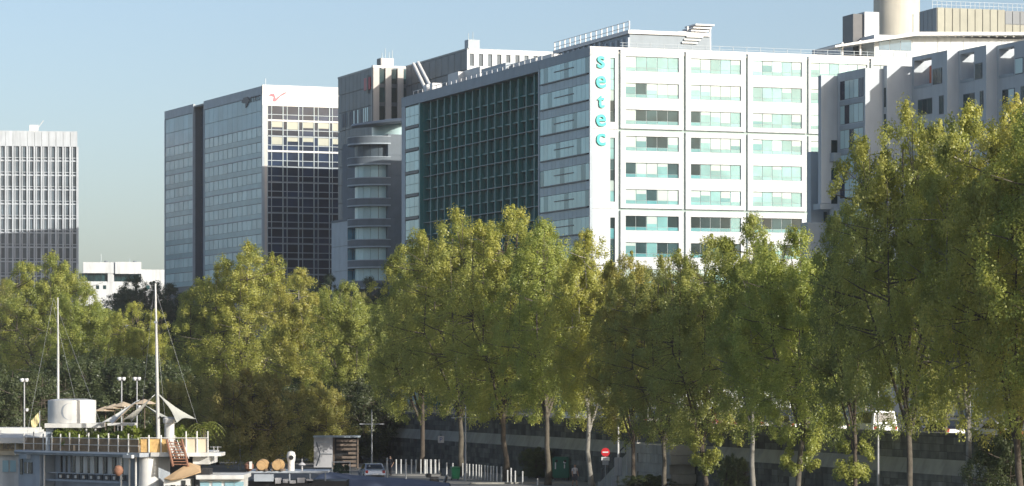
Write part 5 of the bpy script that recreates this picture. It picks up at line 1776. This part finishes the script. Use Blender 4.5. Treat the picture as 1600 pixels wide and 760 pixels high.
    # cowl vent
    MB().lathe([(.30, Z(707)), (.30, Z(663)), (.38, Z(661)), (.40, Z(655)), (.30, Z(652.5)), (.08, Z(651.8))], (X(263), .6), 20).build('cowl_vent', M_bwhite, t, smooth=True)
    return t
restaurant_boat()

def sail(label, a, b, c, m, sag=.18, name='shade_sail'):
    """three-cornered cloth with hollow edges, two-sided with thickness"""
    A, B_, C_ = Vector(a), Vector(b), Vector(c)
    n = 10; g = (A + B_ + C_) / 3
    idx = {}; vs = []
    for i in range(n + 1):
        for j in range(n + 1 - i):
            u, v = i / n, j / n; w = 1 - u - v
            p = A * w + B_ * u + C_ * v
            e = max(u * v, v * w, u * w) * 4 * (1 if min(u, v, w) < .34 else .3)
            near = 1 - 3 * min(u, v, w)
            p = p.lerp(g, sag * e * max(0, near))
            p.z -= .25 * 27 * u * v * w * .6
            idx[(i, j)] = len(vs); vs.append(p)
    fs = []
    for i in range(n):
        for j in range(n - i):
            fs.append((idx[(i, j)], idx[(i + 1, j)], idx[(i, j + 1)]))
            if i + j < n - 1: fs.append((idx[(i + 1, j)], idx[(i + 1, j + 1)], idx[(i, j + 1)]))
    t = thing(name, label, 'shade sail', tuple(A))
    vs = [v - A for v in vs]
    k = len(vs)
    nrm = (B_ - A).cross(C_ - A).normalized() * .012
    mb = MB(); mb.add([tuple(v + nrm) for v in vs] + [tuple(v - nrm) for v in vs], fs + [tuple(k + q for q in f[::-1]) for f in fs])
    mb.build('cloth', m, t, smooth=True)
    for q in (B_ - A, C_ - A):
        MB().tube([(0, 0, 0), tuple(q.normalized() * .25)], .02, 5).build('corner_cable', M_steel, t)
    return t
sail('grey shade sail stretched right of the tall mast towards the palm', at(247, 616, BD + .6), at(306, 655, BD + 1.5), at(276, 661, BD - .5), M_sail, .3)
sail('white shade sail running left from the tall mast down to the tank', at(242, 617, BD + .6), at(192, 656, BD - .3), at(205, 660, BD + 4.5), M_sailw, .25)
sail('low grey shade sail under the mast', at(224, 632, BD + 3), at(252, 652, BD + .2), at(268, 655, BD + 4), M_sail, .2)
sail('slanting beige shade sail behind the tank', at(218, 625, BD + 6), at(160, 660, BD + 4.5), at(178, 662, BD + 7.5), M_sailb, .22)
sail('narrow white shade sail nearest the tank', at(212, 628, BD + 4), at(158, 661, BD + 3.2), at(176, 662, BD + 2.5), M_sailw, .2)
for i, (px, py, lab) in enumerate(((165, 641, 'leftmost of the small tan parasols behind the tank'), (179, 637, 'middle one of the small tan parasols behind the tank'), (193, 634, 'rightmost of the small tan parasols behind the tank'), (226, 630, 'tan parasol just left of the tall mast'))):
    p = at(px, 684, BD + 8); 
    t = thing('terrace_parasol', lab, 'parasol', (p.x, p.y, 4.0))
    zt = at(px, py - 6, BD + 8).z - 4.0
    MB().tube([(0, 0, 0), (0, 0, zt)], .03, 6).build('pole', M_wood, t)
    MB().lathe([(.80, zt - .30), (.42, zt - .14), (.03, zt)], (0, 0), 8).build('canopy', M_sailb, t)

# potted plants of the terrace
def plant(label, px, py, d, r, h, tone=(.14, .19, .03), n=14):
    p = at(px, py, d)
    t = thing('potted_plant', label, 'plant', p)
    rng = np.random.default_rng(int(px * 7)); rr = random.Random(int(px))
    MB().lathe([(.20, 0), (.26, .36), (.24, .38)], (0, 0), 12).build('pot', M_pot, t)
    cs = [Vector((rr.uniform(-r, r) * .6, rr.uniform(-r, r) * .6, .4 + rr.random() * h)) for _ in range(n)]
    me = leaves_mesh('foliage_mesh', cs, [r * .5] * n, 60, .15, rng)
    o = bpy.data.objects.new('foliage', me); col.objects.link(o); o.parent = t; o.color = (*tone, 1)
    st = MB()
    for c in cs[:6]: st.tube([(0, 0, .3), tuple(c)], [.02, .008], 4)
    st.build('stem', M_barkd, t)
for px, r, h, lab in ((108, .5, .75, 'bushy potted plant under the round tank'), (122, .55, .9, 'taller potted plant right of the one under the tank'), (143, .4, .5, 'low potted plant under the tank platform'), (178, .3, .8, 'slim upright potted plant by the bar'),
                     (214, .45, 1.0, 'potted plant left of the tall mast'), (229, .5, 1.0, 'potted plant close to the foot of the tall mast'), (92, .45, .9, 'leftmost potted plant of the terrace, beside the tank stand'), (158, .5, .8, 'potted plant just right of the tank platform'), (196, .5, 1.1, 'tall potted plant under the white shade sail'), (276, .5, 1.0, 'potted plant right of the white cowl vent'), (290, .45, .95, 'potted plant under the grey shade sail'), (303, .4, .7, 'potted plant beside the palm')):
    plant(lab, px, 706, BD + (1.6 if px > 200 else (219 - px) * .037 + 1.0), r, h, (.22, .28, .045))

def palm():
    p = at(318, 706, BD + 1.5)
    t = thing('potted_palm', 'small palm with arching fronds at the right end of the terrace', 'palm', p)
    MB().lathe([(.24, 0), (.30, .42), (.28, .44)], (0, 0), 14).build('pot', M_pot, t)
    H = 1.45
    MB().tube([(0, 0, .3), (.03, 0, .9), (0, 0, H)], [.16, .12, .13], 10).build('trunk', M_barkd, t)
    rr = random.Random(4)
    lm = M_leaf
    for k in range(26):
        a = k * 2.4; up = rr.uniform(.3, 1.2); Lf = rr.uniform(1.0, 1.45)
        mb = MB(); spine = []
        for j in range(8):
            f = j / 7
            spine.append(Vector((math.cos(a) * Lf * f, math.sin(a) * Lf * f, H + up * Lf * f - (.9 + .3 * up) * Lf * f * f)))
        side = Vector((-math.sin(a), math.cos(a), 0))
        for j in range(1, 8):
            w = .26 * math.sin(math.pi * (.15 + .8 * j / 8))
            for s in (-1, 1):
                q = spine[j]; d = (spine[j] - spine[j - 1]).normalized()
                e = q + side * s * w + d * .12 - Vector((0, 0, .07))
                mb.add([tuple(q - d * .03), tuple(q + d * .05), tuple(e)], [(0, 1, 2)])
        mb.tube(spine, [.018] * 7 + [.005], 4)
        o = mb.build('frond', lm, t); o.color = (.30, .32, .06, 1)
palm()

# brown wicker lantern hanging on the gallery
p = at(185, 735, BD - .3)
t = thing('wicker_lantern', 'round brown wicker lantern hanging under the terrace edge', 'lantern', p)
MB().lathe([(.08, -.34), (.24, -.2), (.30, 0), (.22, .22), (.06, .30)], (0, 0), 14).build('basket', M_lattice, t, smooth=True)
MB().tube([(0, 0, .3), (0, 0, .86)], .012, 5).build('cord', M_black, t)

# floodlight posts seen behind the terrace
def flood(label, px, py_top, d, z0):
    p = at(px, 600, d); p.z = z0
    h = CAM_Z + (HORIZON - py_top) / FOC * d - z0
    t = thing('floodlight_post', label, 'lamp post', p)
    MB().tube([(0, 0, 0), (0, 0, h)], [.07, .05], 8).build('pole', M_steel, t)
    for s in (-1, 1):
        MB().lathe([(.10, -.12), (.15, 0), (.13, .12)], (0, 0), 10).build('floodlight', M_signw, t).location = (s * .16, -.05, h - .1)
    MB().lathe([(.1, -.1), (.12, .1)], (0, 0), 10).build('floodlight', M_signw, t).location = (.18, -.05, h - 2.2)
flood('grey floodlight post at the far left beside the white awning', 38, 592, 226, 0.0)
flood('grey floodlight post right of the round tank', 190, 590, 232, -2.9)
flood('thin pole between the tank floodlight and the tall mast', 214, 590, 240, -2.9)

# ------------------------------------------------------------------ neighbouring boat with the white awning
def awning_boat():
    d = 204.0
    o, Q = boat_frame(20, d)
    t = thing('awning_boat', 'boat with a white awning over a beige cabin at the left edge', 'boat', o)
    def X(px): return Q(px, 600).x
    def Z(py): return Q(20, py).z
    hull(t, X(-160), X(60), -.4, 5, -.4, Z(775), M_bwhite)
    MB().box((X(-140), .6, Z(776)), (X(30), 4.4, Z(712))).build('cabin', M_bwhite, t)
    MB().box((X(-140), .3, Z(711.8)), (X(34), 4.6, Z(705))).build('cabin_roof', M_pale, t)
    MB().box((X(-140), .8, Z(704.8)), (X(26), 4.2, Z(690))).build('upper_cabin', M_pale, t)
    for px in (2, 12): piece('window', M_carglass, t, (X(px), .7, Z(702)), (X(px + 7), .82, Z(692)))
    for px in (-20, 2, 14): piece('window', M_blueglass, t, (X(px), .52, Z(738)), (X(px + 9), .62, Z(720)))
    mb = MB(); n = 10; vs = []
    for k in range(n + 1):
        f = k / n; y = -.6 + 5.6 * f; zz = math.sin(math.pi * f) * .35
        vs += [(X(-150), y, Z(684) + zz), (X(62), y, Z(684) + zz), (X(76), y, Z(690) + zz * .4)]
    fs = []
    for k in range(n):
        a = 3 * k
        fs += [(a, a + 1, a + 4, a + 3), (a + 1, a + 2, a + 5, a + 4)]
    m_ = len(vs)
    vs2 = [(x, y, z - .35) for x, y, z in vs]
    fs2 = [tuple(m_ + q for q in f[::-1]) for f in fs]
    mb.add(vs + vs2, fs + fs2 + [(0, m_, m_ + 1, 1), (1, m_ + 1, m_ + 2, 2)] + [(3 * k + 2, m_ + 3 * k + 2, m_ + 3 * k + 5, 3 * k + 5) for k in range(n)] + [(3 * n, 3 * n + 1, m_ + 3 * n + 1, m_ + 3 * n)])
    mb.build('awning', M_sailw, t)
    MB().box((X(-140), 1.0, Z(681)), (X(55), 4.0, Z(669))).build('folded_cover', M_sailw, t, bevel=.15)
    for px in (-40, 25, 60): MB().tube([(X(px), -.3, Z(712)), (X(px), -.3, Z(686))], .04, 6).build('awning_post', M_bwhite, t)
awning_boat()
p = at(62, 664, 206)
t = thing('yellow_flag', 'small crumpled pale yellow flag left of the round tank', 'flag', (p.x, p.y, 0))
MB().tube([(0, 0, 0), (0, 0, p.z + .9)], .025, 6).build('staff', M_steel, t)
mb = MB(); vs = []
for i in range(7):
    for j in range(5):
        vs.append((-.02 - .09 * i * (1 - .05 * j), .06 * math.sin(i * 1.6 + j), p.z + .85 - .17 * j - .10 * i))
mb.add(vs, [(i * 5 + j, (i + 1) * 5 + j, (i + 1) * 5 + j + 1, i * 5 + j + 1) for i in range(6) for j in range(4)])
mb.build('cloth', mat('pale_yellow_cloth', (.60, .52, .28), .8, .08, 3), t)

# ------------------------------------------------------------------ work barge with barrels
def barrel_barge():
    d = 206.0
    o, Q = boat_frame(450, d)
    t = thing('deck_barge', 'low dark barge with a pale flat deck roof beside the barrels', 'boat', o)
    def X(px): return Q(px, 600).x
    def Z(py): return Q(450, py).z
    hull(t, X(370), X(560), -.5, 5.5, -.4, Z(775), M_hull)
    MB().box((X(384), .2, Z(775)), (X(540), 4.5, Z(752))).build('hold', M_black, t)
    MB().box((X(384), .1, Z(739.6)), (X(512), 4.6, Z(736.4))).build('deck_roof', M_bgrey, t, bevel=.02)
    for px in (388, 420, 452, 484, 508): MB().tube([(X(px), .25, Z(760)), (X(px), .25, Z(739.6))], .05, 6).build('deck_post', M_bgrey, t)
    MB().box((X(398), -.6, Z(752)), (X(428), .05, Z(741))).build('planter_box', M_bgrey, t)
    for k, (px, w) in enumerate(((430, 9), (442, 8), (452, 10), (464, 12), (478, 10))):
        MB().box((X(px), -.2 + .1 * k, Z(756 - k % 2)), (X(px + w), .5 + .1 * k, Z(747 + (k % 3) * 2))).build('white_crate', M_panelw, t, bevel=.02)
    return t
barrel_barge()
zdk = at(450, 736.4, 206).z
for px, lab in ((411, 'left one of two oak barrels lying end-on on the barge deck'), (435, 'right one of two oak barrels lying end-on on the barge deck')):
    p = at(px, 728, 206.5)
    t = thing('oak_barrel', lab, 'barrel', (p.x, p.y, zdk + .38), R(-8), 'oak barrels on the barge')
    n = 20
    pr = [(.32, -.55), (.38, -.25), (.40, 0), (.38, .25), (.32, .55)]
    b = MB().lathe([(r_, z_) for r_, z_ in pr], (0, 0), n).build('staves', M_barrel, t, smooth=True); b.rotation_euler = (R(90), 0, 0)
    h = MB().lathe([(.33, -.56), (.345, -.50)], (0, 0), n).build('hoop', M_dmetal, t); h.rotation_euler = (R(90), 0, 0); 
    h = MB().lathe([(.375, -.32), (.385, -.27)], (0, 0), n).build('hoop', M_dmetal, t); h.rotation_euler = (R(90), 0, 0)
    h = MB().lathe([(.29, .552), (.29, .565)], (0, 0), n).build('head', mat('barrel_head_oak', (.55, .36, .17), .7, .15, 5) if 'barrel_head_oak' not in MATS else MATS['barrel_head_oak'], t); h.rotation_euler = (R(90), 0, 0)
    for s in (-.3, .3): piece('chock', M_wood, t, (s - .06, -.5, -.38), (s + .06, .5, -.24))
p = at(455, 735, 207)
t = thing('deck_cowl', 'white bell-shaped ventilation cowl on the barge deck', 'vent', (p.x, p.y, zdk))
MB().lathe([(.22, 0), (.22, .55), (.27, .7), (.29, 1.0), (.22, 1.2), (.06, 1.27)], (0, 0), 18).build('shell', M_bwhite, t, smooth=True)
MB().tube([(.02, -.31, .85), (.02, -.2, .85)], .15, 14).build('mouth', M_black, t)
p = at(472, 735, 207)
t = thing('deck_lantern', 'small white domed lantern right of the bell cowl', 'lantern', (p.x, p.y, zdk))
MB().lathe([(.05, 0), (.05, .35), (.24, .36), (.16, .48), (.03, .55)], (0, 0), 14).build('dome', M_panelw, t, smooth=True)
MB().tube([(0, 0, .5), (0, 0, .78)], .025, 6).build('finial', M_panelw, t)
p = at(389, 735, 206)
t = thing('deck_buoy', 'white and brown buoy at the left end of the barge deck', 'buoy', (p.x, p.y, zdk))
MB().lathe([(.1, 0), (.28, .15), (.30, .42), (.12, .6)], (0, 0), 14).build('float', M_lattice, t, smooth=True)
MB().box((.05, -.34, .15), (.22, -.2, .62)).build('white_flash', M_bwhite, t)

def tarp_boat():
    d = 224.0
    o, Q = boat_frame(590, d)
    t = thing('tarp_boat', 'moored boat covered by a ridged slate blue tarpaulin at the bottom edge', 'boat', o)
    def X(px): return Q(px, 600).x
    def Z(py): return Q(590, py).z
    hull(t, X(478), X(712), -1.2, 4.5, -.4, Z(772), M_hull)
    ridge = [(484, 752), (498, 743), (510, 737.5), (528, 740), (548, 743.5), (580, 746), (620, 749), (660, 752), (702, 757)]
    mb = MB(); vs = []
    rr = random.Random(8)
    for k, (px, py) in enumerate(ridge):
        for j, (y, dz) in enumerate(((-1.4, -1.5), (-.9, -.75), (-.1, -.22), (1.4, 0.0), (3.0, -.4), (4.4, -1.4))):
            vs.append((X(px), y, Z(py) + dz * (1 if 0 < k < len(ridge) - 1 else 1.2) + rr.uniform(-.04, .04)))
    fs = [(k * 6 + j, (k + 1) * 6 + j, (k + 1) * 6 + j + 1, k * 6 + j + 1) for k in range(len(ridge) - 1) for j in range(5)]
    mb.add(vs, fs); mb.build('tarpaulin', M_tarp, t)
tarp_boat()
# plant trough on the quay edge beside the kiosk
p = gp(533, 749)
t = thing('plant_trough', 'white framed trough of dark leafy plants before the kiosk', 'planter', p, R(3))
MB().box((-.75, -.3, 0), (.75, .3, .5)).build('trough', M_panelw, t, bevel=.02)
for x in (-.78, .70):
    piece('frame_post', M_bwhite, t, (x, -.32, 0), (x + .08, -.24, 1.45))
piece('frame_bar', M_bwhite, t, (-.78, -.32, 1.40), (.78, -.24, 1.48))
rr = random.Random(2); rng = np.random.default_rng(2)
me = leaves_mesh('trough_leaves', [Vector((rr.uniform(-.6, .6), rr.uniform(-.2, .2), rr.uniform(.55, 1.15))) for _ in range(16)], [.25] * 16, 40, .15, rng)
ob = bpy.data.objects.new('foliage', me); col.objects.link(ob); ob.parent = t; ob.color = (.06, .11, .06, 1)

# ------------------------------------------------------------------ the hazy air
hz = MB().box((-9100, -400, -4.4), (9100, 9100, 86)).build('haze', M_white)
hm = bpy.data.materials.new('haze_air'); hm.use_nodes = True
hn = hm.node_tree
hn.nodes.remove(hn.nodes['Principled BSDF'])
pv = hn.nodes.new('ShaderNodeVolumePrincipled')
pv.inputs['Color'].default_value = (.86, .90, .94, 1)
pv.inputs['Density'].default_value = 0.00008
pv.inputs['Anisotropy'].default_value = 0.0
hn.links.new(pv.outputs[0], hn.nodes['Material Output'].inputs['Volume'])
hz.data.materials.clear(); hz.data.materials.append(hm)
tag(hz, 'thin pale haze over the river and town', 'haze', kind='stuff')
